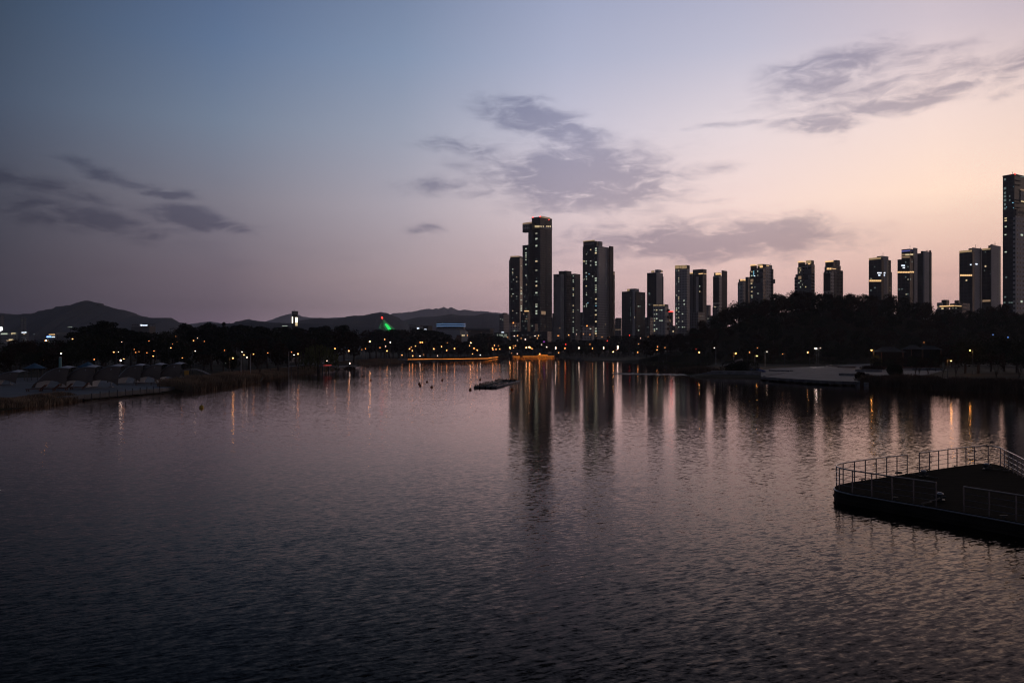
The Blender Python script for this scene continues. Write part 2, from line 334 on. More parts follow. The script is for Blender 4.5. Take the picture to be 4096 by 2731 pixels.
# ------------------------------------------------------------------ buildings
RW = random.Random(77)
class Bld:
    def __init__(s, name, label, cat, px, D, theta, group=None):
        s.t = R(theta); s.base = Vector(((px-CX)/F*D, D, 0)); s.D = D
        s.base.z = ghs(s.base.x, s.base.y)-.5
        s.e = empty(name, s.base, label, cat, group)
        s.blocks = []
    def block(s, name, x0, x1, x2, ytop, mat, D=None, ybot=None, back=0):
        """box whose near vertical edge is at x1; left face reaches x0, right face reaches x2"""
        D = D or s.D; th = s.t; c, sn = math.cos(th), math.sin(th)
        cx = (x1-CX)/F*D; t0 = (x0-CX)/F; t2 = (x2-CX)/F
        w1 = (cx-t0*D)/(c+t0*sn); w2 = (t2*D-cx)/(sn-t2*c) if x2 > x1 else 8
        w1 = max(w1, .5); w2 = max(min(w2, 70), .5)
        zt = CAMZ+(HY-ytop)/F*D; zb = s.base.z if ybot is None else CAMZ+(HY-ybot)/F*D
        b = dict(cx=cx, D=D, w1=w1, w2=w2, zt=zt, zb=zb)
        o = MB().box(-w1, 0, 0, w2+back, zb-s.base.z, zt-s.base.z).build(name, mat, s.e, (cx-s.base.x, D-s.base.y, 0), -th)
        b['o'] = o; s.blocks.append(b); return b
    def onface(s, b, face, x, y):
        th = s.t; c, sn = math.cos(th), math.sin(th); t = (x-CX)/F
        if face == 'L':
            q = (b['cx']-t*b['D'])/(c+t*sn); Y = b['D']+q*sn; return -q, CAMZ+(HY-y)/F*Y
        q = (t*b['D']-b['cx'])/(sn-t*c); Y = b['D']+q*c; return q, CAMZ+(HY-y)/F*Y
    def panel(s, b, face, xa, xb, ya, yb, mat, name, out=.12):
        sa, za = s.onface(b, face, xa, ya); sb, zb = s.onface(b, face, xb, yb)
        z = sorted((za-s.base.z, zb-s.base.z)); q = sorted((sa, sb))
        if face == 'L': q = [max(q[0], -b['w1']), min(q[1], 0)]
        else: q = [max(q[0], 0), min(q[1], b['w2'])]
        if q[1]-q[0] < .05: return None
        mb = MB()
        if face == 'L': mb.box(q[0], q[1], -out, -.02, z[0], z[1])
        else: mb.box(.02, out, q[0], q[1], z[0], z[1])
        return mb.build(name, mat, s.e, (b['cx']-s.base.x, b['D']-s.base.y, 0), -s.t)
    def lit(s, b, face, pts, kind='win1', w=5, h=4):
        for x, y in pts:
            kk = kind
            if kind == 'win1':
                u = RW.random(); kk = 'win2' if u < .16 else ('win5' if u < .42 else 'win1')
            ww, hh = w*RW.uniform(.8, 1.12), h*RW.uniform(.8, 1.1)
            s.panel(b, face, x-ww/2, x+ww/2, y-hh/2, y+hh/2, E[kk], 'lit_window')
    def scatter(s, b, face, xa, xb, ya, yb, n, kinds, w=3.2, h=3.2, seed=0, cols=None):
        rnd = random.Random(seed*7+n)
        for i in range(int(n*.65)):
            x = rnd.choice(cols) if cols else rnd.uniform(xa, xb); fl = 9.6*1.0
            y = ya+round(rnd.uniform(0, yb-ya)/fl)*fl
            s.lit(b, face, [(x, y)], rnd.choice(kinds), w*rnd.uniform(.7, 1.2), h*rnd.uniform(.7, 1.1))
    def mast(s, x, y0, y1, D=None, r=.15):
        D = (D or s.D)+6; p = P(x, y0, D)-s.base; q = P(x, y1, D)-s.base
        MB().tube([q, p], r, 4).build('roof_mast', MT['darkmetal'], s.e)
    def beacon(s, b, face, x, y, sz=.7):
        q, z = s.onface(b, face, x, y); z -= s.base.z
        loc = (q, .4, z) if face == 'L' else (-.4, q, z)
        MB().ball(loc, sz, 1).build('warning_light', E['red'], s.e, (b['cx']-s.base.x, b['D']-s.base.y, 0), -s.t)
    def rim(s, b, mat, h=1.0, name='parapet', t=.35, zoff=0):
        w1, w2 = b['w1'], b['w2']; z0 = b['zt']-s.base.z+zoff; mb = MB()
        mb.box(-w1-.1, .1, -.1, t, z0+.003, z0+h).box(-t, .1, t+.002, w2+.1, z0+.003, z0+h)
        mb.box(-w1-.1, -t-.002, w2-t+.1, w2+.1, z0+.003, z0+h).box(-w1-.1, -w1+t, t+.002, w2-t+.098, z0+.003, z0+h)
        return mb.build(name, mat, s.e, (b['cx']-s.base.x, b['D']-s.base.y, 0), -s.t)
    def fins(s, b, face, y0, y1, step=9.6, out=.5, mat=None, xa=None, xb=None):
        """thin projecting floor slabs / balcony fronts on one face, one mesh"""
        mb = MB(); y = y0; prof = []
        w = b['w1'] if face == 'L' else b['w2']
        qa, qb = (-w, 0) if face == 'L' else (0, w)
        if xa is not None:
            qa, qb = sorted((s.onface(b, face, xa, y0)[0], s.onface(b, face, xb, y0)[0]))
        while y < y1:
            z = CAMZ+(HY-y)/F*b['D']-s.base.z
            prof += [(.02, z+.35), (out, z+.35), (out, z), (.02, z)]; y += step
        V = [((q, -o_, z) if face == 'L' else (o_, q, z)) for (o_, z) in prof for q in (qa, qb)]
        mb.add(V, [(2*i, 2*i+1, 2*i+3, 2*i+2) for i in range(len(prof)-1)])
        return mb.build('floor_slabs', mat or MT['concrete'], s.e, (b['cx']-s.base.x, b['D']-s.base.y, 0), -s.t)

KW = ['win1', 'win1', 'win3', 'win3', 'win3', 'win2', 'win4']
# far left hazy towers and low town
b = Bld('apartment_tower', 'faint far apartment tower beside the bright floodlight, cut by the frame', 'tower', 12, 1300, 30); k = b.block('tower_block', -16, 4, 16, 1262, MT['mid']); b.scatter(k, 'R', 5, 14, 1275, 1320, 3, ['win3'], 2, 2, 3)
b = Bld('apartment_tower', 'faint far pair-slab apartment tower with tiny lights before the big mountain', 'tower', 93, 1300, 30); k = b.block('tower_block', 82, 92, 96, 1267, MT['mid']); k2 = b.block('stair_core', 97, 101, 105, 1270, MT['mid'])
b.lit(k, 'L', [(88, 1281)], 'win1', 3, 2); b.lit(k2, 'L', [(100, 1292)], 'win3', 3, 2)
b = Bld('low_warehouse', 'low olive-grey flat block right of the distant light mast', 'building', 290, 900, 30); k = b.block('hall_block', 224, 300, 323, 1329, MT['concrete'])
b = Bld('town_building', 'low far building with a blue and white lit front at the dark town edge', 'building', 215, 900, 35); k = b.block('hall_block', 185, 220, 232, 1338, MT['mid'])
b.panel(k, 'L', 187, 205, 1345, 1349, E['blue'], 'lit_sign'); b.panel(k, 'L', 207, 224, 1346, 1349, E['sign'], 'lit_sign'); b.panel(k, 'L', 196, 220, 1336.5, 1339, E['band'], 'lit_band', .3)
b = Bld('town_building', 'low far building with white lit eaves below the pair-slab tower', 'building', 105, 950, 35); k = b.block('hall_block', 84, 106, 116, 1327, MT['mid']); b.panel(k, 'L', 87, 106, 1328, 1331, E['sign'], 'lit_band', .3); b.lit(k, 'L', [(97, 1336)], 'win2', 6, 3)
b = Bld('town_building', 'low far building with pinkish lit eaves beside the bright floodlight', 'building', 55, 950, 35); k = b.block('hall_block', -30, 50, 70, 1330, MT['mid']); b.panel(k, 'L', -6, 30, 1333, 1337, E['win1'], 'lit_band', .3); b.panel(k, 'L', 46, 50, 1331, 1337, E['win2'], 'lit_band', .3)
b.panel(k, 'R', 50, 62, 1331, 1335, E['win2'], 'lit_band', .3)
b = Bld('office_block', 'glass office block with a small white sign on its open roof frame', 'building', 590, 1100, 25); k = b.block('office_body', 525, 597, 622, 1306, MT['dark'])
k2 = b.block('roof_frame', 526, 556, 560, 1295, MT['mid'], ybot=1305.9); k3 = b.block('sign_wall', 560, 597, 600, 1295, MT['dark'], ybot=1305.9)
b.panel(k3, 'L', 563, 568, 1297.5, 1303.5, E['sign'], 'sign_logo', .4)
for i in range(7): b.panel(k3, 'L', 569.5+i*3, 571.8+i*3, 1299, 1303, E['sign'], 'sign_letter', .4)
mb = MB()
for xx in (600, 610, 620): mb.tube([P(xx, 1307, 1104)-b.base, P(xx, 1295, 1104)-b.base], .35, 4)
mb.tube([P(599, 1295.5, 1104)-b.base, P(621, 1295.5, 1104)-b.base], .35, 4); mb.build('roof_pergola', MT['darkmetal'], b.e)
# observatory tower
b = Bld('observation_tower', 'square lookout tower with two floodlit tall openings above the dark trees', 'tower', 1180, 700, 38)
k = b.block('tower_shaft', 1168, 1177, 1191, 1262, MT['dark']); k2 = b.block('tower_head', 1166.5, 1177, 1192.5, 1244, MT['concrete'], ybot=1258)
k3 = b.block('neck_frame', 1169, 1177, 1190, 1258, MT['dark'], ybot=1262)
b.panel(k, 'L', 1166, 1172, 1267, 1292, E['towerlit'], 'floodlit_opening'); b.panel(k, 'R', 1181, 1190, 1269, 1290, E['towerlit'], 'floodlit_opening'); b.panel(k, 'R', 1181, 1190, 1290, 1303, E['win2'], 'floodlit_wall')
b.mast(1177, 1244, 1239)
# illuminated windows of a hall seen between the trees
b = Bld('lit_hall', 'hall with bright windows glimpsed through the trees under the lookout tower', 'building', 1150, 420, 20)
k = b.block('hall_block', 1075, 1150, 1205, 1312, MT['mid'])
for x, y, w, h in [(1140,1303.5,22,1.6),(1160,1349,10,3),(1156,1354,9,3),(1128,1348,8,6),(1118,1359,6,3),(1160,1364,14,5),(1150,1370,8,4),(1084,1384,5,6),(1100,1381,5,3),(1118,1384,4,5),(1136,1382,8,3),(1146,1386,6,5),(1163,1380,9,4),(1160,1388,14,7),(1110,1314,3,4),(1107,1318,2,3)]:
    b.panel(k, 'L' if x < 1148 else 'R', x-w/2, x+w/2, y-h/2, y+h/2, E['win1'], 'lit_window')
# culture halls
b = Bld('concert_hall', 'round-edged hall ringed by two blue-lit glazed storeys', 'building', 1860, 1050, 20)
mb = MB(); cx = (1804-CX)/F*1080
ring = [(cx+19.5*math.cos(a), 1080+13*math.sin(a)) for a in [i*math.pi/16 for i in range(32)]]
loc = [(x-b.base.x, y-b.base.y) for x, y in ring]
zz = lambda y, D=1067: CAMZ+(HY-y)/F*D-b.base.z
MB().prism(loc, 0, zz(1313)).build('hall_base', MT['concrete'], b.e)
MB().prism([((x-cx+b.base.x)*.99+cx-b.base.x, y) for x, y in loc], zz(1313)+.003, zz(1290)).build('glazed_drum', MT['dark'], b.e)
MB().prism([((x-cx+b.base.x)*1.02+cx-b.base.x, y) for x, y in loc], zz(1290)+.003, zz(1288.6)).build('roof_disc', MT['roof'], b.e)
for y0, y1 in ((1293, 1297.5), (1301, 1306)):
    mb = MB()
    for i in range(16, 32):
        for q in range(3):
            a0 = (i+q/3+.04)*math.pi/16; a1 = (i+(q+1)/3-.04)*math.pi/16
            mb.add([(cx-b.base.x+19.7*math.cos(a), 1080-b.base.y+13.25*math.sin(a), z) for z in (zz(y1), zz(y0)) for a in (a0, a1)], [(0, 1, 3, 2)])
    mb.build('lit_glazing', E['bluewin'], b.e)
b = Bld('museum_building', 'pale curved museum with an orange-brown corner entrance behind the lamps', 'building', 1800, 950, 20)
pts = [(1734,1325,960),(1745,1322,958),(1790,1319.5,945),(1840,1320,935),(1860,1322,940),(1866,1326,955)]
V = []
for x, y, D in pts:
    q = P(x, y, D)-b.base; V.append((q.x, q.y, 0)); V.append(tuple(q))
n = len(pts); V2 = [(v[0], v[1]+35, v[2]) for v in V]; o2 = len(V)
Fc = [(2*i, 2*i+2, 2*i+3, 2*i+1) for i in range(n-1)]+[(o2+2*i, o2+2*i+1, o2+2*i+3, o2+2*i+2) for i in range(n-1)]+[(2*i+1, 2*i+3, o2+2*i+3, o2+2*i+1) for i in range(n-1)]+[(0, 1, o2+1, o2), (2*n-2, o2+2*n-2, o2+2*n-1, 2*n-1)]
MB().add(V+V2, Fc).build('curved_wall', MT['white'], b.e)
d = P(1832, 1345, 930)-b.base
MB().add([P(1821, 1374, 934)-b.base, P(1845, 1374, 932)-b.base, P(1847, 1339.5, 932)-b.base, P(1827, 1339.5, 934)-b.base,
          P(1821, 1374, 944)-b.base, P(1845, 1374, 944)-b.base, P(1847, 1339.5, 944)-b.base, P(1827, 1339.5, 944)-b.base], [(0,1,2,3),(4,7,6,5),(0,4,5,1),(1,5,6,2),(2,6,7,3),(3,7,4,0)]).build('entrance_panel', MT['wood'], b.e)
for x in (1848, 1852, 1857): MB().box(-.6, .6, -.3, .3, -.8, .8).build('lit_window', E['win2'], b.e, P(x, 1341, 933)-b.base)
b = Bld('exhibition_hall', 'long brown flat-roofed hall between the museum and the first tower', 'building', 1960, 1000, 15)
k = b.block('hall_body', 1862, 1960, 1974, 1321, MT['brown']); k2 = b.block('roof_slab', 1860, 1961, 1977, 1312, MT['stone'], ybot=1318.5, D=996)
k3 = b.block('clerestory', 1864, 1958, 1972, 1318.5, MT['dark'], ybot=1321, D=1001)
b.lit(k, 'L', [(1880, 1325), (1925, 1330)], 'win4', 3, 2)
b = Bld('office_block', 'slanted-roof dark office block with two white lit signs left of the blue-lit hall', 'building', 1700, 900, 25)
k = b.block('office_body', 1637, 1662, 1692, 1304, MT['mid']); k2 = b.block('office_wing', 1680, 1712, 1730, 1302.5, MT['dark'], D=915)
V = [P(1634, 1299.5, 905)-b.base, P(1664, 1303, 898)-b.base, P(1694, 1301.5, 930)-b.base, P(1664, 1300, 935)-b.base]
MB().add([tuple(v) for v in V]+[(v.x, v.y, v.z+.8) for v in V], [(0,3,2,1),(4,5,6,7),(0,1,5,4),(1,2,6,5),(2,3,7,6),(3,0,4,7)]).build('slanted_roof', MT['roof'], b.e)
b.panel(k, 'R', 1668, 1676, 1311, 1316, E['sign'], 'lit_sign', .3); b.panel(k2, 'L', 1693, 1706, 1316, 1322, E['sign'], 'lit_sign', .3)
# cable-stayed bridge
D = 1500; base = P(1531, 1325, D); base.z = 0
br = empty('cable_stayed_bridge', base, 'cable-stayed bridge with a red-tipped mast and green-lit curved pylon', 'bridge')
g = lambda x, y, dd=0: P(x, y, D+dd)-base
MB().tube([g(1530.5, 1340), g(1530, 1272)], [2.6, 1.7], 6).build('mast_pylon', MT['mid'], br)
MB().ball(g(1528.5, 1271, -3), 1.7, 2).build('warning_light', E['red'], br)
arc = [(1541,1296),(1547,1301),(1553,1309),(1558,1317),(1562,1326),(1563,1336)]
MB().tube([g(x, y, -4) for x, y in arc], [2.0, 2.6, 2.9, 3.1, 3.2, 3.3], 6).build('lit_pylon_leg', E['green'], br)
MB().box(-75, 62, -9, 9, 9, 12).build('bridge_deck', MT['concrete'], br)
for i in range(9): MB().tube([g(1531, 1276+i*3), g(1595-i*5.0, 1331)], .55, 3).build('stay_cable', E['greendim'], br)
for i in range(6): MB().tube([g(1530, 1280+i*5), g(1508+i*2.8, 1331)], .4, 3).build('stay_cable', E['greendim'], br)

# tower cluster
b = Bld('apartment_tower', 'small hazy grey apartment tower standing alone left of the tall cluster', 'tower', 2020, 1500, 30)
k = b.block('tower_block', 1997, 2014, 2036, 1257, MT['mid']); k2 = b.block('penthouse', 2010, 2018, 2030, 1251, MT['mid'], ybot=1257); b.lit(k, 'L', [(2003,1275),(2011,1278)], 'win1', 3, 2)
b = Bld('parking_building', 'low wide building with rows of lit floors below the hazy tower', 'building', 2000, 980, 20)
k = b.block('parking_body', 1975, 2030, 2036, 1330, MT['dark'])
for y in (1337, 1341, 1346):
    for i in range(8):
        if (i*7+int(y)) % 4: b.panel(k, 'L', 1988+i*5, 1992+i*5, y, y+1.8, E['win1'], 'lit_window')
b.panel(k, 'L', 2006, 2016, 1327.5, 1330.5, E['sign'], 'lit_sign', .3)
T1 = Bld('apartment_tower', 'slim dark tower half hidden behind the tallest cantilevered tower, dim gilded crown', 'tower', 2079, 1030, 20)
k = T1.block('tower_block', 2039, 2079, 2100, 1032, MT['dark']); k2 = T1.block('crown_block', 2041, 2079, 2095, 1024, MT['crown'], ybot=1032); T1.panel(k2, 'L', 2041, 2078, 1024.5, 1028, E['win4'], 'crown_light')
T1.fins(k, 'L', 1040, 1300, 9.6, .7, MT['stone'], 2036, 2042)
T1.lit(k, 'R', [(2085,1064),(2085,1150),(2085,1164),(2085,1170),(2085,1175),(2085,1200),(2085,1224),(2085,1231),(2085,1237),(2085,1242)], 'win1', 6, 4)
T1.scatter(k, 'L', 2042, 2070, 1070, 1290, 26, KW, 3, 3, 2, cols=[2047, 2051, 2054, 2067]); T1.lit(k, 'L', [(2051,1077),(2051,1093),(2067,1126)], 'win1', 4, 4)
T2 = Bld('skyscraper', 'tallest tower, with a cantilevered glazed sky deck jutting left near its top', 'skyscraper', 2160.6, 1000, 42)
k = T2.block('main_shaft', 2127, 2160.6, 2208, 871, MT['dark']); 
kr = T2.block('side_facade', 2160, 2161.4, 2207.6, 922, MT['darkgrid'], D=999.3)
kw = T2.block('lower_wing', 2090, 2114, 2130, 979, MT['dark'], D=1002); kn = T2.block('glazed_neck', 2113, 2128, 2140, 915, MT['dark'], D=1004, ybot=980)
ks = T2.block('sky_deck', 2090, 2127.5, 2140, 888, MT['darkmetal'], D=1001, ybot=925)
T2.rim(k, MT['crown'], 1.4)
T2.panel(kr, 'R', 2161, 2207.5, 902, 921, MT['lightgrey'], 'pale_band', .5)
T2.panel(k, 'L', 2128, 2160, 901, 913, MT['crown'], 'lounge_band', .2)
for x in (2133, 2137.5, 2141, 2145, 2149, 2153, 2157): T2.panel(k, 'L', x-1.3, x+1.3, 902, 910, E['win2'] if x > 2140 else E['band'], 'lit_window', .45)
for x in (2163, 2172, 2186, 2192, 2200): T2.panel(kr, 'R', x-1.6, x+1.6, 903, 909, E['win2'], 'lit_window', .7)
for i in range(6):   # lattice glazing of the deck
    T2.panel(ks, 'L', 2092+i*4.5, 2095+i*4.5, 895, 902, MT['white'], 'deck_window', .3)
    T2.panel(ks, 'L', 2092+i*4.5, 2095+i*4.5, 905+(i % 2)*3, 918, MT['lightgrey'], 'deck_window', .3)
T2.panel(ks, 'L', 2091, 2127, 892.5, 893.6, E['win4'], 'deck_light', .4)
T2.beacon(k, 'L', 2131, 870, .9); T2.beacon(k, 'L', 2160, 867, .9); T2.beacon(k, 'R', 2196, 879, .9)
T2.panel(k, 'R', 2162, 2200, 869.8, 871, E['win4'], 'roof_edge_light', .3)
kp = T2.block('roof_screen', 2140, 2160.2, 2198, 868, MT['crown'], D=1000.5, ybot=871)
T2.lit(k, 'L', [(2145.7,934),(2145.7,955),(2145.7,983),(2145.7,1045),(2145.7,1081),(2145.7,1126),(2145.7,1143),(2145.7,1171),(2145.7,1217),(2145.7,1226),(2145.7,1244),(2145.7,1254),(2144,1299),(2144,1308)], 'win1', 8, 5)
T2.lit(kw, 'L', [(2104,995),(2104,1012),(2104,1021),(2104,1029),(2104,1039),(2104,1058),(2104,1102),(2118,1021)], 'win1', 5, 4)
T2.scatter(kw, 'L', 2096, 2113, 1090, 1330, 16, KW, 3.5, 3, 6); T2.scatter(kr, 'R', 2164, 2205, 960, 1330, 22, ['win3', 'win3', 'win4'], 2.2, 2.4, 8)
T2.scatter(k, 'L', 2130, 2156, 960, 1320, 10, ['win3'], 3, 3, 4); T2.panel(kr, 'R', 2165, 2182, 1244, 1258, E['win4'], 'lit_loggia', .3)
T2.panel(kr, 'R', 2183.5, 2186.5, 885, 1340, MT['crown'], 'vertical_recess', .25)
b = Bld('office_block', 'dark mid-rise block with an orange roof sign in front of the tallest tower', 'building', 2110, 960, 30)
k = b.block('office_body', 2082, 2110, 2121, 1244, MT['dark']); b.panel(k, 'L', 2098, 2110, 1242, 1246, E['band'], 'roof_sign', .4); b.panel(k, 'R', 2110, 2115, 1242, 1246, E['band'], 'roof_sign', .4)
b.scatter(k, 'L', 2084, 2108, 1256, 1320, 16, ['win3', 'win3', 'win1', 'win4'], 4, 3.5, 5)
b = Bld('shop_block', 'white low block with a roof lamp, at the foot of the slim dark tower', 'building', 2070, 940, 25)
k = b.block('shop_body', 2037, 2072, 2080, 1294, MT['lightgrey']); b.rim(k, MT['concrete'], 1.2); b.scatter(k, 'L', 2040, 2070, 1303, 1322, 6, ['win2', 'win1', 'win3'], 4, 3, 9)
MB().ball(P(2053, 1291, 938)-b.base, .75, 1).build('roof_lamp', E['lampdim'], b.e)
b = Bld('office_block', 'low glazed block with bright stacked windows at the foot of the tallest tower', 'building', 2148, 955, 30)
k = b.block('office_body', 2126, 2140, 2152, 1295, MT['dark']); b.scatter(k, 'L', 2128, 2139, 1303, 1330, 6, ['win3', 'win1'], 3, 3, 2)
b = Bld('podium_building', 'long dark glazed podium at the foot of the tallest tower', 'building', 2180, 930, 15)
k = b.block('podium_body', 2041, 2190, 2206, 1325, MT['dark']); b.scatter(k, 'L', 2046, 2188, 1330, 1345, 12, ['win3', 'win4'], 3, 2.5, 4)
T3 = Bld('apartment_tower', 'plain grey three-part apartment tower between the two tallest dark towers', 'tower', 2262, 1020, 40)
k = T3.block('left_slab', 2214, 2243, 2256, 1098, MT['greyplain']); k1 = T3.block('middle_core', 2250, 2266, 2286, 1083, MT['darkgrid'], D=1026); k2 = T3.block('right_slab', 2284, 2300, 2321, 1097, MT['mid'], D=1022)
k3 = T3.block('roof_plant', 2235, 2248, 2262, 1084, MT['brown'], D=1030, ybot=1098)
for kk in (k, k2): T3.rim(kk, MT['concrete'], .8)
T3.panel(k, 'L', 2227, 2235, 1101, 1106, MT['dark'], 'roof_vent'); T3.fins(k, 'L', 1108, 1340, 9.6, .4, MT['greyplain'])
T3.fins(k2, 'R', 1108, 1340, 9.6, .4, MT['stone'])
T3.lit(k2, 'L', [(2293,1104),(2293,1121),(2293,1128),(2293,1153),(2293,1160),(2293,1177),(2293,1183),(2293,1222),(2293,1240),(2293,1247),(2293,1271),(2293,1287),(2293,1312),(2293,1320),(2293,1328)], 'win1', 3.6, 3.6)
T3.lit(k, 'R', [(2252,1158),(2245,1200),(2254,1280)], 'win3', 3, 3); T3.lit(k2, 'R', [(2307,1320),(2312,1240)], 'win1', 3, 3); T3.lit(k, 'L', [(2239,1312)], 'win4', 5, 4)
b = Bld('apartment_block', 'lower grey slab showing behind the left side of the three-part tower', 'building', 2220, 1100, 20); k = b.block('slab_body', 2209, 2222, 2230, 1253, MT['mid'])
b = Bld('apartment_block', 'lower grey slab filling the gap between the three-part tower and the gilt-topped tower', 'building', 2335, 1100, 20); k = b.block('slab_body', 2315, 2334, 2345, 1249, MT['mid']); b.scatter(k, 'L', 2322, 2333, 1265, 1330, 5, ['win3'], 3, 3, 3)
T4 = Bld('apartment_tower', 'tall tower with a dark front, pale grey side and thin gold roof line', 'tower', 2378, 960, 38)
k = T4.block('dark_block', 2333, 2377, 2390, 963, MT['dark']); kc = T4.block('balcony_column', 2377.5, 2387, 2394, 966, MT['dark'], D=958)
k1 = T4.block('grey_block', 2386, 2394, 2437, 983, MT['grey'], D=957); kt = T4.block('stair_head', 2378, 2398, 2410, 965, MT['greyplain'], D=962, ybot=983)
k2 = T4.block('bronze_block', 2436, 2440, 2454, 984, MT['brown'], D=972); k4 = T4.block('low_wing', 2452, 2454, 2459.5, 1086, MT['dark'], D=975)
MB().box(-k['w1']-.4, .2, -.5, .6, k['zt']-T4.base.z+.003, k['zt']-T4.base.z+.9).build('roof_edge_light', E['banddim'], T4.e, (k['cx']-T4.base.x, k['D']-T4.base.y, 0), -T4.t)
T4.panel(k, 'L', 2334, 2376, 974, 978, MT['stone'], 'crown_band', .3); T4.panel(k4, 'R', 2454, 2459, 1092, 1099, E['win4'], 'crown_light')
T4.fins(k, 'L', 985, 1300, 9.6, .9, MT['stone'], 2331, 2336)
T4.lit(kc, 'L', [(2384,994),(2384,1003),(2384,1012),(2384,1049),(2384,1059),(2384,1113),(2384,1122),(2384,1141),(2384,1150),(2384,1159),(2384,1168),(2384,1196),(2384,1213),(2384,1241),(2384,1259),(2384,1286),(2384,1314),(2384,1324),(2384,1334)], 'win1', 8, 5)
T4.lit(kc, 'L', [(2384,1012)], 'win2', 8, 5); T4.lit(kc, 'L', [(2384,1223)], 'cyan', 4, 3)
T4.lit(k, 'L', [(2346,1017),(2363,999),(2345,1045),(2345,1054),(2363,1044),(2363,1061),(2345,1091),(2346,1108),(2346,1117),(2371,1105),(2345,1144),(2346,1171),(2346,1179),(2346,1217),(2346,1225),(2337,1117),(2337,1225)], 'win1', 4, 3.6)
T4.lit(k, 'L', [(2345,1144),(2336,1045)], 'win2', 5, 4); T4.scatter(k, 'L', 2337, 2372, 1000, 1290, 8, ['win3', 'cyan'], 3, 3, 3)
T4.scatter(k1, 'R', 2398, 2436, 1000, 1330, 18, ['win3', 'win1', 'win4'], 2.2, 2.4, 5); T4.scatter(k4, 'R', 2454, 2459, 1110, 1330, 7, ['win3', 'win1'], 2.6, 3, 5)
b = Bld('shop_block', 'white low block with an orange roof lamp at the foot of the gilt-topped tower', 'building', 2370, 915, 25)
k = b.block('shop_body', 2328, 2370, 2377, 1306, MT['lightgrey']); b.rim(k, MT['concrete'], 1.2); b.lit(k, 'L', [(2362,1315)], 'win1', 6, 4); MB().ball(P(2348, 1303, 912)-b.base, .75, 1).build('roof_lamp', E['lampdim'], b.e)
b = Bld('apartment_block', 'grey stepped block right behind the foot of the gilt-topped tower', 'building', 2480, 1150, 20); k = b.block('slab_body', 2460, 2484, 2500, 1274, MT['slabs']); k2 = b.block('penthouse', 2464, 2482, 2496, 1271, MT['mid'], ybot=1274); b.panel(k, 'L', 2461, 2484, 1317, 1319, E['win4'], 'lit_band')
T5 = Bld('apartment_tower', 'broad dark tower with a pale central seam and small lit box on its flat roof', 'tower', 2543, 900, 40)
k = T5.block('left_block', 2487, 2528, 2540, 1164.5, MT['dark']); kc = T5.block('pale_seam', 2528, 2537, 2545, 1163, MT['greyplain'], D=899); k2 = T5.block('right_block', 2540, 2545, 2581, 1166, MT['dark'], D=900)
kp = T5.block('roof_plant', 2519, 2540, 2556, 1154, MT['greyplain'], D=905, ybot=1165); kb = T5.block('lit_roof_box', 2508, 2518.5, 2524, 1155, MT['crown'], D=903, ybot=1164.5)
T5.panel(kb, 'L', 2508.5, 2518, 1156, 1163.5, E['banddim'], 'crown_light')
T5.lit(k2, 'R', [(2566,1185),(2567,1197),(2554,1225),(2562,1225),(2577,1266),(2577,1274),(2555,1321),(2556,1305)], 'win3', 3, 3); T5.lit(k2, 'R', [(2554,1225),(2554,1321)], 'win1', 5, 4); T5.lit(k, 'L', [(2522,y) for y in (1191,1208,1233,1241,1250,1257,1262,1280)], 'win3', 2.4, 2.4); T5.lit(kc, 'R', [(2538,1269)], 'win2', 3, 3)
T6 = Bld('apartment_tower', 'dark tower with grey right side rising behind the small white lit-topped block', 'tower', 2625, 980, 40)
k = T6.block('dark_block', 2588, 2625, 2640, 1089.5, MT['dark']); k1 = T6.block('grey_block', 2625, 2627, 2652, 1090, MT['greyplain'], D=979.4); kp = T6.block('roof_plant', 2620, 2634, 2646, 1078, MT['greyplain'], D=985, ybot=1089)
k2 = T6.block('side_wing', 2648, 2650, 2654, 1106, MT['mid'], D=985)
for xa, xb, yb in ((2605, 2618, 1089), (2645.5, 2651, 1096)):
    kb = T6.block('lit_roof_box', xa, xb-1, xb, 1082, MT['crown'], D=984, ybot=1089.3); T6.panel(kb, 'L', xa+.5, xb-1.2, 1083, 1088.5, E['banddim'], 'crown_light')
T6.lit(k, 'L', [(2597,1172),(2598,1177),(2598,1218)], 'win3', 6, 4); T6.lit(k1, 'R', [(2642,1107)], 'win3', 3, 3); T6.fins(k2, 'R', 1112, 1330, 9.6, .4)
b = Bld('apartment_block', 'dim grey block left of the small white lit-topped block', 'building', 2600, 930, 30); k = b.block('slab_body', 2581, 2600, 2613, 1269, MT['mid']); b.scatter(k, 'L', 2584, 2599, 1280, 1330, 5, ['win3'], 3, 3, 4)
T7 = Bld('apartment_block', 'small white block with a glowing gold crown and many lit windows', 'building', 2661, 860, 32)
k = T7.block('white_block', 2612, 2661, 2674, 1224, MT['lightgrey']); kc = T7.block('crown_block', 2612.5, 2661, 2673.5, 1217, MT['crown'], ybot=1223.8)
for xa, xb in ((2613, 2626), (2627, 2633), (2635, 2650), (2652, 2660)): T7.panel(kc, 'L', xa, xb, 1218.5, 1223, E['banddim'], 'crown_light')
T7.lit(k, 'L', [(2618,1240),(2618,1257),(2618,1274),(2618,1317),(2627,1256),(2640,1240),(2647,1240),(2640,1282),(2648,1282),(2627,1274),(2627,1315),(2618,1300)], 'win1', 5, 4); T7.lit(k, 'L', [(2618,1324),(2618,1283),(2627,1240)], 'win2', 5, 4)
for y in (1241, 1268, 1296, 1315): T7.panel(k, 'R', 2669, 2674, y-5, y+5, MT['wood'], 'bay_box', 1.5)
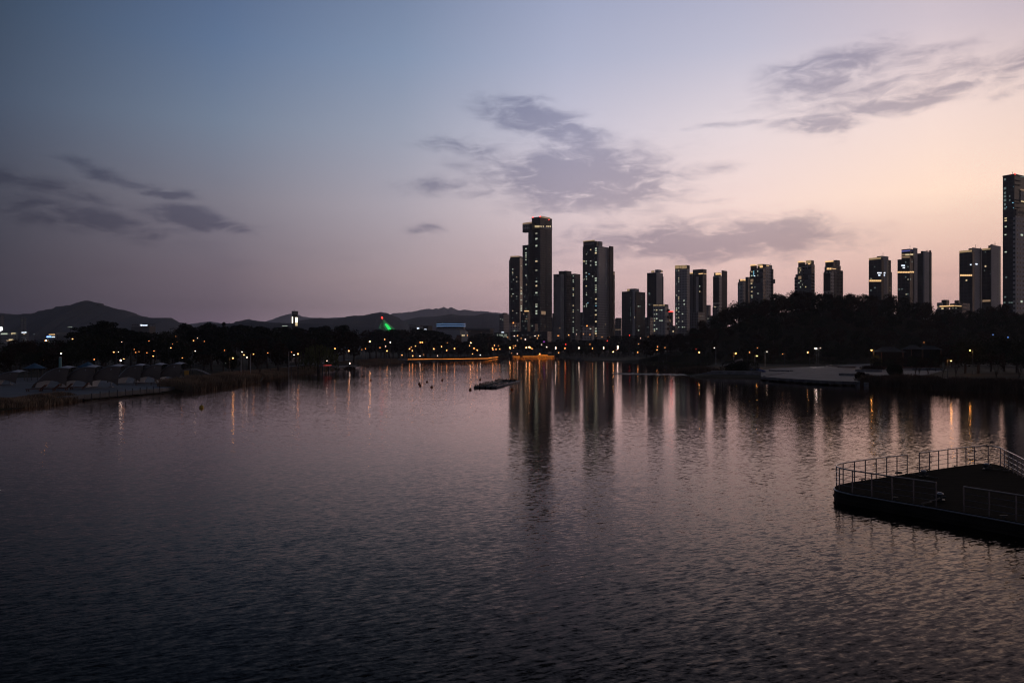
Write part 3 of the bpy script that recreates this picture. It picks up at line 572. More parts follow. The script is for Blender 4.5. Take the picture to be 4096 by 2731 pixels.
b = Bld('hotel_block', 'far dark block with a red-lit roof edge beside the small white block', 'building', 2688, 1300, 35); k = b.block('hotel_body', 2674, 2688, 2692.5, 1247, MT['dark']); b.panel(k, 'L', 2674, 2688, 1244, 1247, E['red'], 'red_roof_light', .5); b.panel(k, 'R', 2688, 2692, 1244, 1247, E['red'], 'red_roof_light', .5)
b.lit(k, 'L', [(2677,1281),(2683,1283)], 'win4', 2, 12)
b = Bld('shop_block', 'low dim building under the red-lit block with one bright shop window', 'building', 2695, 900, 25); k = b.block('shop_body', 2672, 2700, 2712, 1302, MT['mid']); b.lit(k, 'L', [(2693,1325)], 'win2', 7, 5)
T8 = Bld('apartment_tower', 'slim grey tower with a tall glowing gold glass crown', 'tower', 2748, 920, 38)
k = T8.block('tower_block', 2700, 2747, 2759, 1075, MT['grey']); kc = T8.block('crown_block', 2700, 2747, 2759, 1060, MT['crown'], ybot=1074.8)
for xa, xb in ((2701, 2717.5), (2719, 2726), (2727.5, 2739.5), (2741, 2746.8)): T8.panel(kc, 'L', xa, xb, 1061.8, 1074, E['banddim'], 'crown_light')
T8.lit(k, 'L', [(2715,y) for y in (1082,1112,1119,1127,1164,1188,1194,1202,1217,1232,1247,1270,1285,1308)], 'win1', 3.4, 3.2); T8.lit(k, 'L', [(2706,1181),(2706,1233),(2706,1241),(2706,1257),(2706,1271),(2706,1294),(2730,1308),(2738,1308),(2730,1255),(2730,1285),(2737,1217),(2736,1202)], 'win1', 5, 3.6)
T8.lit(k, 'L', [(2704,1217),(2706,1136),(2706,1083)], 'win3', 5, 4)
T9 = Bld('apartment_tower', 'dark stepped tower with thin gold light strips beside the gold-crowned tower', 'tower', 2813, 940, 42)
k = T9.block('left_block', 2757, 2781, 2795, 1089, MT['slabs'], D=950); k1 = T9.block('main_block', 2771, 2812, 2826.5, 1076, MT['darkgrid']); kd = T9.block('dark_bay', 2794, 2811.5, 2813.5, 1101, MT['dark'], D=938)
T9.panel(k, 'L', 2759, 2771, 1091.5, 1094, E['band'], 'gold_strip', .4); T9.panel(k1, 'L', 2795, 2811.5, 1093.5, 1096, E['band'], 'gold_strip', .4); T9.panel(k1, 'R', 2813, 2826, 1093.5, 1096.5, E['band'], 'gold_strip', .4)
T9.lit(kd, 'L', [(2799,1145),(2799,1166)], 'win1', 4, 4); T9.fins(k, 'L', 1106, 1300, 6, .4, MT['stone']); kq = T9.block('pale_seam', 2783, 2791, 2794, 1106, MT['greyplain'], D=937)
b = Bld('podium_building', 'grey low podium at the foot of the gold-strip tower', 'building', 2810, 880, 38); k = b.block('podium_body', 2759, 2792, 2820, 1247, MT['mid']); b.scatter(k, 'R', 2796, 2812, 1255, 1280, 6, ['win4', 'win3'], 3, 3, 3)
b = Bld('office_block', 'small bluish far block between the gold-strip tower and the wooded hill', 'building', 2838, 1200, 40); k = b.block('office_body', 2826, 2834, 2843, 1219.5, MT['mid'])
b = Bld('office_block', 'low pale block with lit lower windows at the left end of the wooded hill', 'building', 2865, 800, 40); k = b.block('office_body', 2850, 2866, 2880, 1228, MT['mid']); k2 = b.block('low_wing', 2826, 2858, 2870, 1262, MT['mid'], D=780); b.lit(k2, 'L', [(2832,1274),(2853,1274)], 'win1', 4, 4); b.lit(k, 'L', [(2860,1227.5)], 'win2', 6, 2)
T10 = Bld('apartment_tower', 'twin-slab tower with a bright gold terrace light at the left end of the hill', 'tower', 2886, 800, 42)
k = T10.block('pale_slab', 2852, 2876, 2888, 1103, MT['lightgrey']); kt = T10.block('terrace_block', 2856, 2876, 2884, 1090, MT['mid'], ybot=1102.8, D=803); k2 = T10.block('dark_slab', 2886, 2888, 2908.5, 1081, MT['darkgrid'], D=806)
for xa, xb in ((2863, 2872), (2873, 2876)): T10.panel(kt, 'L', xa, xb, 1092, 1099, E['band'], 'terrace_light', .4)
T10.panel(kt, 'R', 2876, 2884, 1092, 1099, E['band'], 'terrace_light', .4); T10.panel(k, 'L', 2860, 2884, 1218, 1224, MT['crown'], 'dark_band'); T10.fins(k, 'L', 1110, 1216, 9, .5, MT['crown']); T10.fins(k2, 'R', 1088, 1240, 9, .5, MT['crown'])
T10.mast(2900, 1081, 1077)
# hill-top estate towers
T11 = Bld('apartment_tower', 'multi-stepped tower with gold eaves, a hanging box and a lower wing on its left', 'tower', 3040, 760, 45)
k = T11.block('low_pale_slab', 2951, 2972, 2983, 1128, MT['lightgrey'], D=790); kt = T11.block('low_crown', 2955, 2972, 2982, 1116, MT['mid'], D=791, ybot=1128)
for xa, xb in ((2961, 2970), (2971.5, 2972.5)): T11.panel(kt, 'L', xa, xb, 1117, 1123, E['band'], 'terrace_light', .4)
T11.panel(kt, 'R', 2972.5, 2981, 1117, 1123, E['band'], 'terrace_light', .4)
k0 = T11.block('dark_link', 2982, 2992, 2999, 1108, MT['dark'], D=785); k1 = T11.block('left_tower', 2999, 3022, 3030, 1082, MT['slabs'], D=762); k1b = T11.block('left_crown', 3002, 3022, 3028, 1062, MT['dark'], D=763, ybot=1082)
k2 = T11.block('middle_tower', 3022, 3052, 3063, 1071, MT['slabs'], D=756); k2b = T11.block('middle_crown', 3030, 3052, 3060, 1056, MT['brown'], D=759, ybot=1071); k3 = T11.block('right_tower', 3059, 3064, 3089, 1057, MT['grey'], D=768); k3b = T11.block('right_flank', 3086, 3090, 3094, 1076, MT['mid'], D=775)
T11.block('hanging_box', 3090, 3094, 3101, 1116, MT['concrete'], D=770, ybot=1133)
T11.panel(k1b, 'L', 3000, 3022, 1060, 1062, E['band'], 'gold_eave', 1.2); T11.panel(k1b, 'R', 3022, 3028, 1060, 1062, E['band'], 'gold_eave', 1.2); T11.panel(k2b, 'L', 3040, 3051, 1064, 1070, E['band'], 'terrace_light', .5); T11.panel(k2b, 'L', 3031, 3050, 1057, 1064, E['banddim'], 'terrace_glow', .3)
T11.panel(k3, 'R', 3065, 3074, 1061, 1064, E['band'], 'gold_strip', .5)
T11.panel(k1, 'L', 3000, 3021, 1108, 1127, MT['crown'], 'dark_band', .3); T11.panel(k2, 'L', 3024, 3052, 1108, 1130, MT['crown'], 'dark_band', .3); T11.panel(k2, 'L', 3043, 3052, 1113, 1129, MT['concrete'], 'pale_panel', .5); T11.panel(k1, 'L', 3003, 3014, 1117, 1127, E['win4'], 'lit_loggia', .5)
T11.lit(k1, 'L', [(3007,1103),(3008,1149),(3007,1182),(3008,1189)], 'win1', 6, 4); T11.lit(k1, 'L', [(3007,1087),(3007,1166),(3006,1134),(3007,1181)], 'win2', 6, 4)
T11.lit(k2, 'L', [(3031,1085),(3031,1101),(3032,1173)], 'win1', 4, 5); T11.lit(k1, 'L', [(3015,y) for y in (1085,1089,1093,1097,1101)], 'cyan', 2.6, 3); T11.lit(k1, 'L', [(3018,1105)], 'sign', 6, 4); T11.lit(k1, 'L', [(3020,1148)], 'win1', 3, 3)
T11.lit(k, 'L', [(2959,1150)], 'win3', 6, 4)
for kk in (k1, k2): T11.fins(kk, 'L', 1090, 1210, 8.2, .5, MT['stone'])
T11.mast(3081, 1057, 1053)
T12 = Bld('apartment_tower', 'stepped tower with gold eaves standing alone above the left part of the wooded hill', 'tower', 3240, 740, 48)
k = T12.block('low_step', 3178, 3192, 3200, 1108, MT['slabs'], D=745); ka = T12.block('upper_step', 3182, 3192, 3198, 1097, MT['mid'], D=746, ybot=1108); k1 = T12.block('left_tower', 3190, 3213, 3222, 1067, MT['slabs'], D=740); kb = T12.block('left_crown', 3193, 3213, 3222, 1049, MT['dark'], D=741, ybot=1067)
k2 = T12.block('right_tower', 3213, 3246, 3259, 1057, MT['slabs'], D=735); kc = T12.block('right_crown', 3224, 3246, 3256, 1041, MT['mid'], D=738, ybot=1057)
T12.panel(kb, 'L', 3190, 3213, 1046.5, 1048.8, E['band'], 'gold_eave', 1.2); T12.panel(kb, 'R', 3213, 3222, 1046.5, 1048.8, E['band'], 'gold_eave', 1.2); T12.panel(kc, 'L', 3226, 3245, 1042, 1053, E['banddim'], 'terrace_glow', .3); T12.panel(kc, 'L', 3234, 3241, 1054, 1058, E['band'], 'terrace_light', .6)
T12.panel(k1, 'L', 3191, 3212, 1102, 1117, MT['crown'], 'dark_band', .3); T12.panel(k2, 'L', 3214, 3246, 1098, 1118, MT['crown'], 'dark_band', .3); T12.panel(k2, 'L', 3233, 3245, 1101, 1116, MT['concrete'], 'pale_panel', .5); T12.panel(k1, 'L', 3194, 3206, 1105, 1116, E['win4'], 'lit_loggia', .5)
T12.lit(k1, 'L', [(3197,1074),(3203,1074),(3202,1081)], 'win2', 4, 4); T12.lit(k1, 'L', [(3203,1083),(3198,1090),(3203,1124),(3202,1148),(3210,1138),(3196,1131)], 'win1', 3.5, 3.5); T12.lit(k2, 'L', [(3223,1147)], 'win1', 4, 4)
for kk in (k1, k2): T12.fins(kk, 'L', 1075, 1180, 8.6, .5, MT['stone'])
T13 = Bld('apartment_tower', 'tapering tower with a gold terrace strip above the middle of the wooded hill', 'tower', 3340, 740, 50)
k = T13.block('pale_slab', 3294, 3322, 3336, 1086, MT['lightgrey'], D=740); ka = T13.block('upper_slab', 3298, 3325, 3345, 1065, MT['mid'], D=744, ybot=1086); kb = T13.block('left_crown', 3301, 3334, 3342, 1047, MT['dark'], D=746, ybot=1065); k2 = T13.block('dark_tower', 3330, 3338, 3363, 1060, MT['darkgrid'], D=752); kd = T13.block('right_crown', 3330, 3346, 3360, 1040, MT['mid'], D=756, ybot=1060); k3 = T13.block('right_flank', 3362, 3366, 3372, 1082, MT['mid'], D=756)
T13.panel(kb, 'L', 3301, 3334, 1045, 1047, E['band'], 'gold_eave', .8)
for xa, xb in ((3308, 3317), (3319, 3325)): T13.panel(ka, 'L', xa, xb, 1072, 1078, E['band'], 'terrace_light', .4)
T13.panel(ka, 'R', 3325, 3343, 1073, 1077, E['band'], 'terrace_light', .4); T13.fins(k, 'L', 1094, 1170, 8.6, .5, MT['crown']); T13.fins(k3, 'R', 1090, 1180, 8.6, .5, MT['crown'])
T14 = Bld('office_tower', 'dark office tower with two rows of small white lettering and an orange lit storey', 'tower', 3526, 720, 52)
k = T14.block('dark_block', 3475, 3526, 3535, 1040, MT['dark']); kt = T14.block('crown_frame', 3476, 3525, 3534, 1031, MT['crown'], ybot=1040, D=721); kg = T14.block('grey_block', 3524, 3528, 3554, 1023, MT['greyplain'], D=722); kh = T14.block('roof_plant', 3508, 3524, 3532, 1024, MT['darkgrid'], D=724, ybot=1031); k2 = T14.block('side_wing', 3551, 3555, 3564, 1040, MT['darkgrid'], D=732); k3 = T14.block('low_flank', 3562, 3564, 3568, 1088, MT['mid'], D=738)
T14.panel(kt, 'L', 3476, 3524, 1033, 1036, E['banddim'], 'crown_light', .4)
for i in range(6): T14.panel(k, 'L', 3478+i*8, 3485+i*8, 1120, 1126, E['band'], 'lit_storey', .3)
for i in range(9): T14.panel(k if i < 5 else kg, 'L' if i < 5 else 'R', 3510+i*3.4, 3512.6+i*3.4, 1089.5, 1094, E['sign'], 'sign_letter', .4)
for xx in (3514, 3518, 3530, 3535): T14.panel(k if xx < 3526 else kg, 'L' if xx < 3526 else 'R', xx, xx+3.4, 1099, 1103, E['sign'], 'sign_letter', .4)
T14.lit(kg, 'R', [(3551.5,1047+i*8.6) for i in range(15)], 'win4', 2.4, 2.4); T14.lit(k, 'L', [(3499,1067),(3484,1114),(3500,1151),(3484,1161)], 'win3', 5, 5); T14.lit(k, 'L', [(3485,1115)], 'win2', 3, 3); T14.lit(k2, 'R', [(3560,1150),(3560,1162)], 'win4', 3, 3); T14.mast(3532, 1022, 1010)
T15 = Bld('office_tower', 'dark stepped office tower with glowing sky lounge floors and an orange lit storey', 'tower', 3654, 700, 52)
k = T15.block('dark_block', 3590, 3639, 3656, 1034, MT['dark']); kt = T15.block('upper_block', 3606, 3640, 3656, 995, MT['dark'], D=702, ybot=1034); kg = T15.block('grey_block', 3652, 3657, 3670, 991, MT['greyplain'], D=704)
T15.panel(kt, 'L', 3607, 3640, 1003, 1004.5, E['violet'], 'violet_strip', .3); T15.panel(kt, 'R', 3640, 3651, 1002, 1003.5, E['violet'], 'violet_strip', .3)
for i in range(9):
    T15.panel(kt, 'L', 3608+i*3.5, 3610.6+i*3.5, 1016, 1022, E['win2'] if i > 3 else E['win4'], 'lounge_window', .3)
    T15.panel(kt, 'L', 3608+i*3.5, 3610.6+i*3.5, 1026, 1031, E['win4'], 'lounge_window', .3)
for i in range(4): T15.panel(kt, 'R', 3641+i*3, 3643.4+i*3, 1015, 1021, E['win2'], 'lounge_window', .3)
for i in range(5): T15.panel(k, 'L', 3591+i*10, 3599.5+i*10, 1086, 1091.5, E['band'], 'lit_storey', .3)
T15.panel(k, 'R', 3640, 3646, 1085, 1091, E['band'], 'lit_storey', .3); T15.panel(k, 'R', 3648, 3655, 1085, 1091, E['band'], 'lit_storey', .3)
for i in range(4): T15.panel(k, 'L', 3606+i*3.6, 3609+i*3.6, 1060, 1064, E['sign'], 'sign_letter', .4)
for i in range(3): T15.panel(k, 'L', 3611.5+i*3, 3614+i*3, 1069, 1073, E['sign'], 'sign_letter', .4)
T15.lit(k, 'L', [(3623,1049),(3632,1067),(3623,1108),(3633,1117),(3597,1157),(3625,1177),(3631,1176),(3608,1156)], 'win3', 5, 5); T15.lit(k, 'L', [(3625,1177),(3632,1118)], 'win2', 3, 4); T15.lit(k, 'R', [(3642,1117),(3648,1047)], 'win3', 4, 5); T15.mast(3640, 991, 981)
T16 = Bld('office_tower', 'plain dark slab tower with a vertical row of tiny lights adjoining the lounge-top tower', 'tower', 3696, 730, 52)
k = T16.block('dark_block', 3670, 3693, 3700, 1012, MT['dark'], D=732); kg = T16.block('grey_block', 3692, 3697, 3727, 1004, MT['greyplain'], D=730)
kp = T16.block('roof_plant', 3683, 3690, 3697, 1004, MT['crown'], D=735, ybot=1012)
for i in range(4): T16.block('roof_fan', 3703+i*6, 3705+i*6, 3707+i*6, 1001, MT['crown'], D=740+i*6, ybot=1004)
T16.panel(kg, 'R', 3717, 3724, 1003, 1240, MT['crown'], 'dark_strip', .2); T16.lit(kg, 'R', [(3724.5,1029+i*9.2) for i in range(20)], 'win2', 1.6, 1.8)
b = Bld('hotel_block', 'low block with a gold roof line in the gap right of the wooded hill', 'building', 3790, 620, 50)
k = b.block('hotel_body', 3742, 3780, 3800, 1236, MT['darkgrid']); k1 = b.block('upper_block', 3766, 3786, 3797, 1199, MT['dark'], D=640); k2 = b.block('left_step', 3748, 3762, 3772, 1210, MT['greyplain'], D=632); k3 = b.block('roof_canopy', 3759, 3815, 3860, 1222, MT['concrete'], D=612, ybot=1226)
b.panel(k3, 'L', 3759, 3815, 1223, 1225, E['band'], 'gold_roof_line', .5); b.panel(k3, 'R', 3815, 3858, 1223, 1225, E['band'], 'gold_roof_line', .5); b.lit(k, 'L', [(3770,1234)], 'win2', 9, 5); b.lit(k2, 'L', [(3750,1229)], 'win1', 5, 2)
b = Bld('shop_block', 'stepped low grey block at the foot of the pair of slab towers', 'building', 3850, 620, 50)
k = b.block('shop_body', 3800, 3850, 3880, 1212, MT['mid']); k1 = b.block('upper_block', 3818, 3834, 3840, 1201, MT['dark'], D=630, ybot=1212); b.lit(k, 'L', [(3812,1232),(3824,1232)], 'win1', 3, 6); b.panel(k, 'R', 3880, 3898, 1225, 1228, E['band'], 'gold_strip', .5)
T17 = Bld('office_tower', 'left one of the joined slab towers, with an orange lit storey halfway up', 'tower', 3892, 680, 54)
k = T17.block('dark_block', 3837, 3890, 3898, 1008, MT['dark']); kt = T17.block('crown_frame', 3838, 3889, 3896, 1001, MT['crown'], ybot=1008, D=681); kg = T17.block('grey_block', 3888, 3893, 3928, 990, MT['greyplain'], D=682); kp = T17.block('roof_plant', 3874, 3888, 3893, 993, MT['crown'], D=684, ybot=1001)
T17.panel(kt, 'L', 3838, 3888, 1004, 1007, E['banddim'], 'crown_light', .4)
for i in range(6): T17.panel(k, 'L', 3841+i*8.2, 3847.5+i*8.2, 1098, 1104.5, E['band'], 'lit_storey', .3)
T17.panel(k, 'L', 3881, 3886, 1057, 1060.5, E['sign'], 'sign_letter', .4); T17.panel(kg, 'R', 3902, 3908, 1054, 1059, E['sign'], 'sign_letter', .4)
T17.lit(kg, 'R', [(3923.5,1018+i*9.4) for i in range(21)], 'win4', 1.8, 1.8); T17.panel(kg, 'R', 3919, 3922, 991, 1240, MT['crown'], 'dark_strip', .2); T17.lit(k, 'L', [(3866,1121)], 'win2', 6, 6); T17.mast(3902, 990, 979)
T18 = Bld('office_tower', 'right one of the joined slab towers, with gilded roof edge and rooftop fans', 'tower', 3965, 690, 54)
k = T18.block('dark_block', 3928, 3963, 3972, 995, MT['dark']); kg = T18.block('grey_block', 3960, 3966, 4003, 979, MT['greyplain'], D=690)
T18.panel(k, 'L', 3929, 3962, 995, 998, E['banddim'], 'crown_light', .4); kx = T18.block('roof_screen', 3953, 3960, 3966, 982, MT['crown'], D=693, ybot=995)
for i in range(4): T18.block('roof_fan', 3964+i*5, 3966+i*5, 3968+i*5, 976.5, MT['crown'], D=700+i*5, ybot=979)
T18.lit(kg, 'R', [(3999.5,1006+i*9.2) for i in range(22)], 'win2', 1.6, 1.8); T18.lit(k, 'L', [(3942,1065)], 'win2', 6, 6); T18.lit(k, 'L', [(3941,1008),(3938,1082),(3961,1095)], 'win3', 3, 4); T18.panel(k, 'L', 3930, 3962, 1200, 1206, E['win4'], 'lit_band'); T18.mast(3980, 979, 967)
T19 = Bld('skyscraper', 'very tall dark tower cut by the right frame edge, with a lit green notch', 'skyscraper', 4060, 560, 58)
k = T19.block('main_shaft', 4011, 4058, 4140, 702, MT['dark'])
T19.rim(k, MT['crown'], 1.2)
T19.beacon(k, 'L', 4041, 699, .5); T19.beacon(k, 'L', 4058, 696, .6)
T19.panel(k, 'R', 4080, 4125, 761, 818, MT['lightgrey'], 'notch_wall', .5); T19.panel(k, 'R', 4081, 4125, 804, 816, E['win2'], 'notch_light', .8); T19.panel(k, 'R', 4081, 4125, 762, 766, E['win4'], 'notch_ceiling_light', .8)
for y in (722, 739, 800, 812, 830): T19.panel(k, 'R', 4060, 4079, y, y+1.6, MT['crown'], 'ledge', .8)
for i in range(5): T19.panel(k, 'R', 4081+i*3.6, 4083.4+i*3.6, 706, 709.5, E['win3'], 'lit_window', .3)
for y in (718, 754, 772, 786, 801, 818, 834): T19.lit(k, 'L', [(4020, y)], 'win3', 9, 8)
for y in (785, 801): T19.lit(k, 'L', [(4039, y)], 'win3', 6, 5)
T19.lit(k, 'L', [(4023,873),(4023,883),(4023,907),(4022,939),(4023,1008)], 'win1', 9, 4); T19.lit(k, 'L', [(4025,1109),(4021,1188),(4018,1210),(4038,1210),(4047,1210)], 'win3', 8, 5)
T19.lit(k, 'L', [(4054,747),(4050,811),(4053,811),(4054,832),(4026,829)], 'cyan', 2.4, 2.2)
kf = T19.block('lower_front_block', 4052, 4062, 4150, 862, MT['grey'], D=520); kf2 = T19.block('setback_block', 4056, 4066, 4150, 836, MT['darkgrid'], D=530)
T19.lit(kf, 'R', [(4087,940),(4086,1206)], 'win1', 8, 8); T19.mast(4050, 702, 688)

# ------------------------------------------------------------------ trees
def leaf_quads(mb, c, rad, n, size, rnd, flat=1.0):
    for _ in range(n):
        while True:
            p = Vector((rnd.uniform(-1, 1), rnd.uniform(-1, 1), rnd.uniform(-1, 1)))
            if p.length < 1: break
        p = p.normalized()*(p.length**.55)
        q = Vector((c[0]+p.x*rad[0], c[1]+p.y*rad[1], c[2]+p.z*rad[2]))
        a = Vector((rnd.gauss(0, 1), rnd.gauss(0, 1), rnd.gauss(0, 1)*flat)).normalized(); b2 = a.cross(Vector((rnd.gauss(0, 1), rnd.gauss(0, 1), rnd.gauss(0, 1)))).normalized()
        s = size*rnd.uniform(.6, 1.3)
        mb.add([q+a*s, q+b2*s*.7, q-a*s, q-b2*s*.7], [(0, 1, 2, 3)])
def tree_meshes(kind, seed):
    rnd = random.Random(seed); crown = MB(); tr = MB()
    if kind == 'leafy':
        tr.tube([(0,0,-.4),(.1,.05,2),(0,.1,4.5),(.1,0,7)], [.32,.26,.18,.08], 6)
        for i in range(6):
            a = rnd.uniform(0, 6.28); z = rnd.uniform(2.4, 4.6); r = rnd.uniform(2, 3.4)
            tr.tube([(0, .05, z), (math.cos(a)*r*.5, math.sin(a)*r*.5, z+1.1), (math.cos(a)*r, math.sin(a)*r, z+2.6)], [.13, .09, .04], 4)
        for i in range(15):
            a = rnd.uniform(0, 6.28); r = rnd.uniform(0, 2.7); z = rnd.uniform(3.2, 8.4); q = 1-abs(z-5.6)/5.6
            rr = rnd.uniform(1.1, 1.9); leaf_quads(crown, (math.cos(a)*r*q*1.2, math.sin(a)*r*q*1.2, z), (rr, rr, rr*.75), 130, .26, rnd)
        leaf_quads(crown, (0, 0, 5.8), (3.6, 3.6, 4.0), 420, .24, rnd)
        mat = MT['leaf2'] if seed % 3 == 0 else MT['leaf1']
    elif kind == 'pine':
        tr.tube([(0,0,-.4),(.25,.1,3),(.1,.2,6),(.3,.1,9.2)], [.28,.24,.17,.07], 6)
        for i in range(9):
            a = rnd.uniform(0, 6.28); z = 4.6+i*.58; r = (3.6-i*.24)*rnd.uniform(.5, 1)
            cx, cy = math.cos(a)*r*.8, math.sin(a)*r*.8
            tr.tube([(.15, .15, z-.6), (cx*.6, cy*.6, z-.15), (cx, cy, z)], [.11, .08, .04], 4)
            leaf_quads(crown, (cx, cy, z+.2), (1.9, 1.9, .5), 190, .24, rnd)
        leaf_quads(crown, (.2, .1, 9.4), (1.3, 1.3, .8), 170, .22, rnd)
        leaf_quads(crown, (0, 0, 7.0), (2.2, 2.2, 2.4), 330, .24, rnd)
        mat = MT['leaf3']
    elif kind == 'cone':
        tr.tube([(0,0,-.4),(0,0,5),(0,0,9.6)], [.25,.16,.04], 6)
        for i in range(9):
            z = 1.6+i*.93; r = 2.5*(1-i/9.6)
            leaf_quads(crown, (0, 0, z), (r, r, .42), int(170*(r/2.5)+50), .22, rnd)
        mat = MT['leaf3']
    elif kind == 'willow':
        tr.tube([(0,0,-.4),(.2,0,3),(.1,.2,6)], [.4,.32,.2], 7)
        for i in range(170):
            a = rnd.uniform(0, 6.28); r = 4.6*math.sqrt(rnd.random()); z = 8.6-r*r*.14+rnd.uniform(-.4, .4); L = rnd.uniform(2.5, 5.5)
            x, y = math.cos(a)*r, math.sin(a)*r
            for j in range(12):
                q = Vector((x+rnd.uniform(-.12, .12), y+rnd.uniform(-.12, .12), z-L*j/12)); s = .2
                d = Vector((rnd.uniform(-1, 1), rnd.uniform(-1, 1), 0)).normalized()*.09
                crown.add([q+d, q+Vector((0, 0, s*1.3)), q-d, q-Vector((0, 0, s*1.5))], [(0, 1, 2, 3)])
        mat = MT['leaf4']
    else:   # slender multi-branched young tree with thin foliage
        tr.tube([(0,0,-.3),(.1,0,1.4),(.05,.1,2.6)], [.16,.13,.1], 6)
        for i in range(9):
            a = rnd.uniform(0, 6.28); r = rnd.uniform(1.2, 2.8); z0 = rnd.uniform(1.3, 2.6); z1 = rnd.uniform(5, 8.5)
            m = Vector((math.cos(a)*r*.45, math.sin(a)*r*.45, (z0+z1)/2)); e = Vector((math.cos(a)*r, math.sin(a)*r, z1))
            tr.tube([(.06, .04, z0), m, e], [.08, .05, .02], 4)
            leaf_quads(crown, e*.92+m*.08, (1.0, 1.0, .8), 90, .16, rnd)
            leaf_quads(crown, m*.4+e*.6, (.8, .8, .8), 45, .16, rnd)
        mat = MT['leaf1'] if seed % 2 else MT['leaf2']
    return crown.mesh('crown', mat), tr.mesh('trunk', MT['trunk'])
TM = {k: [tree_meshes(k, s) for s in ss] for k, ss in dict(leafy=(1, 3, 4, 6, 8), pine=(2, 5, 7), cone=(9,), willow=(10,), young=(11, 12, 14)).items()}
NAMES = dict(leafy='broadleaf_tree', pine='pine_tree', cone='conifer_tree', willow='willow_tree', young='young_tree')
AUTUMN = {1, 3}
def tree(kind, x, y, H, label, group, var=None, wide=1.0, sink=0):
    vi = var if var is not None else random.randrange(len(TM[kind])); cm, tm = TM[kind][vi]
    nm_ = 'autumn_tree' if kind == 'leafy' and vi in AUTUMN else NAMES[kind]
    kind_word = nm_.replace('_tree', '').replace('autumn', 'brownish broadleaf')
    if label: label = label.replace('#', kind_word)
    if group: group += ' - '+kind_word
    H += sink; e = empty(nm_, (x, y, ghs(x, y)-sink), label, 'tree', group, random.uniform(0, 6.28))
    s = H/9.8; e.scale = (s*wide, s*wide, s)
    for nme, me in (('crown', cm), ('trunk', tm)):
        o = bpy.data.objects.new(nme, me); COL.objects.link(o); o.parent = e
    return e
def interp(prof, x): return float(np.interp(x, [p[0] for p in prof], [p[1] for p in prof]))
def row(prof, x0, x1, step, D0, D1, kinds, label, group, lower=(0, 8), hmin=4.5, wide=(.9, 1.3), sink=0):
    x = x0
    while x < x1:
        D = random.uniform(D0, D1); py = interp(prof, x)+random.uniform(*lower)
        q = P(x, py, D); g0 = ghs(q.x, q.y)
        if g0 > .15:
            kd = random.choice(kinds); H = max(q.z-g0, hmin)
            tree(kd, q.x, q.y, H, label, group, wide=random.uniform(*wide), sink=sink)
        x += step*random.uniform(.75, 1.25)
left_prof = [(-100,1350),(0,1352),(100,1352),(230,1352),(300,1350),(327,1322),(352,1306),(380,1296),(408,1284),(430,1300),(452,1322),(470,1322),(545,1325),(580,1320),(680,1316),(700,1306),(750,1303),(900,1302),(1000,1306),(1100,1307),(1200,1308),(1300,1308),(1375,1303),(1400,1312),(1440,1309),(1470,1316),(1540,1322),(1600,1310),(1640,1312),(1700,1315),(1760,1325),(1800,1340),(1850,1366),(1890,1368)]
row(left_prof, -90, 330, 42, 230, 300, ['leafy', 'leafy', 'young'], 'dark # tree in the low belt at the left edge behind the tents', 'trees behind the tents', (0, 8))
row(left_prof, -80, 330, 48, 180, 215, ['leafy', 'young'], 'dark # tree close behind the tents, lower than the belt', 'near trees behind the tents', (35, 55), 3.5)
row(left_prof, 340, 700, 42, 250, 300, ['pine', 'leafy', 'leafy'], 'dark # tree in the belt between the tall left tree and the office sign', 'trees of the middle belt', (0, 10))
row(left_prof, 700, 1480, 33, 330, 400, ['pine', 'pine', 'leafy'], 'dark # tree forming the skyline either side of the lookout tower', 'skyline trees of the shore park', (0, 9))
row(left_prof, 340, 1480, 42, 240, 300, ['leafy', 'leafy', 'young', 'pine'], 'dark # tree in the front of the shore park belt', 'front trees of the shore park', (38, 62), 4)
row(left_prof, 560, 1380, 90, 205, 230, ['leafy', 'young', 'young'], 'dark # tree standing near the waterside path', 'trees by the waterside path', (92, 108), 3.5, (.9, 1.1))
row(left_prof, 1480, 1880, 22, 560, 620, ['pine', 'leafy', 'leafy', 'pine'], 'dark # tree in front of the culture halls', 'trees before the culture halls', (0, 8))
row([(1480,1350),(1860,1372),(2600,1372)], 1480, 2560, 24, 640, 690, ['leafy', 'leafy', 'young'], 'small dark # tree along the far lamp-lit promenade', 'trees along the far promenade', (0, 12), 5)
far_prof = [(1880,1352),(1903,1336),(1945,1330),(1984,1338),(2000,1352),(2050,1356),(2100,1354),(2200,1356),(2250,1350),(2350,1352),(2420,1350),(2460,1340),(2500,1332),(2600,1340),(2700,1345)]
row(far_prof, 1885, 1990, 22, 700, 730, ['pine', 'leafy'], 'dark # tree before the long brown hall', 'trees before the brown hall', (0, 6))
row(far_prof, 1990, 2700, 18, 760, 830, ['leafy', 'leafy', 'pine'], 'dark # tree in the belt at the foot of the tower cluster', 'trees below the towers', (0, 14))
tp = P(408, 1284, 300); tree('leafy', tp.x, tp.y, tp.z-ghs(tp.x, tp.y), 'tallest tree of the left shore, with an uneven rounded top before the big mountain', None, 2, 1.25)
tp = P(350, 1312, 290); tree('pine', tp.x, tp.y, tp.z-ghs(tp.x, tp.y), 'flat-topped pine just left of the tallest left shore tree', None, 0, 1.5)
tp = P(484, 1318, 290); tree('pine', tp.x, tp.y, tp.z-ghs(tp.x, tp.y), 'flat-topped pine just right of the tallest left shore tree', None, 1, 1.4)
for x, y in ((895, 1283), (742, 1299), (830, 1296)):
    tp = P(x, y, 345); tree('cone' if x == 895 else 'pine', tp.x, tp.y, tp.z-ghs(tp.x, tp.y), {895: 'narrow tiered conifer sticking up out of the left treeline', 742: 'narrow pine top sticking up right of the office sign', 830: 'small pine top just left of the tiered conifer'}[x], None, 0, .8)
